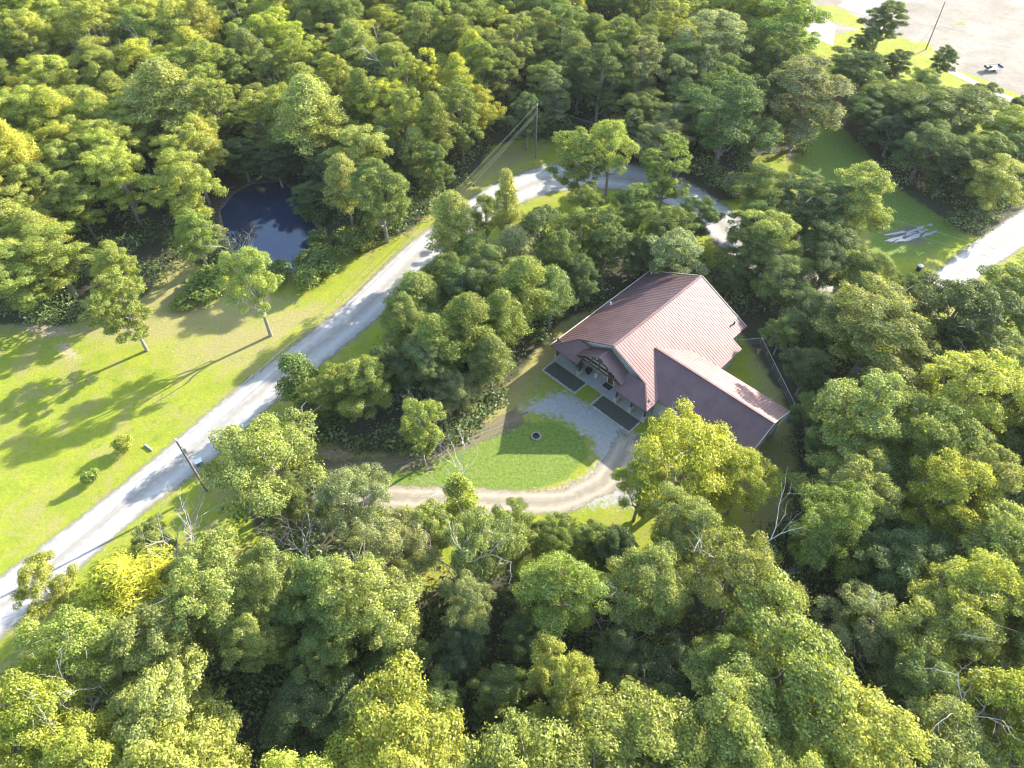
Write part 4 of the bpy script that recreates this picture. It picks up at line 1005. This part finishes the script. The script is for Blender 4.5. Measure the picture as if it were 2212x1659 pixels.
for j in range(-2, ny+2):
    for i in range(-24, 25):
        x = (i+.5*(j % 2))*STEP+rf.uniform(-2.0, 2.0); y = 8+j*STEP*.87+rf.uniform(-2.0, 2.0)
        u, v, d = px((x, y, 9))
        if d < 5 or not (-110 < u < 2320 and -70 < v < 1790): continue
        nm = None
        for k, P in CAN.items():
            if inside((x, y), P): nm = k; break
        if nm is None: continue
        if (u > 2235 and v < 720): continue
        if any((x-c.x)**2+(y-c.y)**2 < r*r for c, r in CLW): continue
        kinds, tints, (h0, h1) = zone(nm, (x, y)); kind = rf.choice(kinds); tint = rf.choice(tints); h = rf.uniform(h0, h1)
        r = {'broad': rf.uniform(4.6, 6.2), 'open': rf.uniform(4.5, 5.5), 'tall': rf.uniform(3.4, 4.4), 'pine': rf.uniform(3.3, 4.3)}[kind]*(1.0 if h > 10 else .85)
        if y > 150: r *= 1.15
        if any(T['kind'] not in ('dead', 'shrub') and (T['x']-x)**2+(T['y']-y)**2 < (.50*(T['r']+r))**2 for T in TREES): continue
        ov = .40 if (nm == 'south' and 600 < u < 1600) else .50
        if any((f['x']-x)**2+(f['y']-y)**2 < (ov*(f['r']+r))**2 for f in fill): continue
        # keep off the roads, the drive and the house
        hx, hy = x-HX, y-HY; lx = hx*math.cos(HYAW)+hy*math.sin(HYAW); ly = -hx*math.sin(HYAW)+hy*math.cos(HYAW)
        if -4 < lx < 23.5 and -26 < ly < 11.5: continue
        fill.append(dict(x=x, y=y, h=h, r=r, kind=kind, tint=tint, nm=nm, u=u, v=v))
_u = ['','first','second','third','fourth','fifth','sixth','seventh','eighth','ninth']
_t = ['tenth','eleventh','twelfth','thirteenth','fourteenth','fifteenth','sixteenth','seventeenth','eighteenth','nineteenth']
ORD = ['zero']+_u[1:]+_t
for dn, dd in (('twenty','twentieth'),('thirty','thirtieth'),('forty','fortieth'),('fifty','fiftieth')): ORD += [dd]+[dn+'-'+q_ for q_ in _u[1:]]
for nm in CAN:
    F_ = sorted([f for f in fill if f['nm'] == nm], key=lambda f: f['y'])
    if not F_: continue
    y0 = F_[0]['y']; rows = {}
    for f in F_: rows.setdefault(int((f['y']-y0)/10.5), []).append(f)
    for rk, (kk, row) in enumerate(sorted(rows.items())):
        row.sort(key=lambda f: f['u'])
        for i, f in enumerate(row):
            lab = '%s %s in %s, %s row from below, %s from left' % (WORD[f['tint']], {'tall': 'narrow tree'}.get(f['kind'], KN[f['kind']][1]), PLACE[nm], ORD[rk+1], ORD[i+1])
            plant(Vector((f['x'], f['y'], 0)), f['kind'], f['h'], f['r'], f['tint'], lab, 'trees of the '+PLACE[nm])

# ------------------------------------------------------------------ undergrowth: one mass of low leaves under the trees
rs = np.random.RandomState(9)
n0 = 9500
ux = rs.uniform(-155, 155, n0); uy = rs.uniform(6, 222, n0)
keep = np.zeros(n0, bool)
for P in CAN.values(): keep |= poly_sdf(ux, uy, P) < 3.0
keep &= poly_sdf(ux, uy, POND) > 1.5
keep &= np.abs(ux) < 60+uy*.50
lx = (ux-HX)*math.cos(HYAW)+(uy-HY)*math.sin(HYAW); ly = -(ux-HX)*math.sin(HYAW)+(uy-HY)*math.cos(HYAW)
keep &= ~((lx > -5) & (lx < 25) & (ly > -25) & (ly < 12))
road = np.array(RL+RR[::-1]); keep &= poly_sdf(ux, uy, road) > 1.0
ux, uy = ux[keep], uy[keep]; hh = rs.uniform(.5, 4.2, len(ux))
CCs = np.stack([ux, uy, hh*.6], 1); CRs = rs.uniform(1.1, 2.5, len(ux))
V, Qd, tone, cl = clumps_to_leaves(rs, CCs, CRs, 460000, .46, .7)
um = np_mesh('undergrowth', V, Qd, M['leaf'], attrs={'tone': tone, 'clump': cl})
uo = link(bpy.data.objects.new('undergrowth', um)); uo.color = (.15,.21,.09,1); tag(uo, 'low leafy undergrowth covering the floor of the woods', 'undergrowth', kind='stuff')

# ------------------------------------------------------------------ air
hb = NB('haze_air'); pv = hb.n('ShaderNodeVolumePrincipled'); pv.inputs['Color'].default_value = (.93, .96, 1, 1); pv.inputs['Density'].default_value = .00006
pv.inputs['Anisotropy'].default_value = .15
hb.link(pv.outputs[0], hb.out.inputs['Volume'])
hz = MB(); hz.box(-3050, 3050, -1550, 4050, -2.2, 84); tag(hz.build('haze', hb.m), kind='stuff')
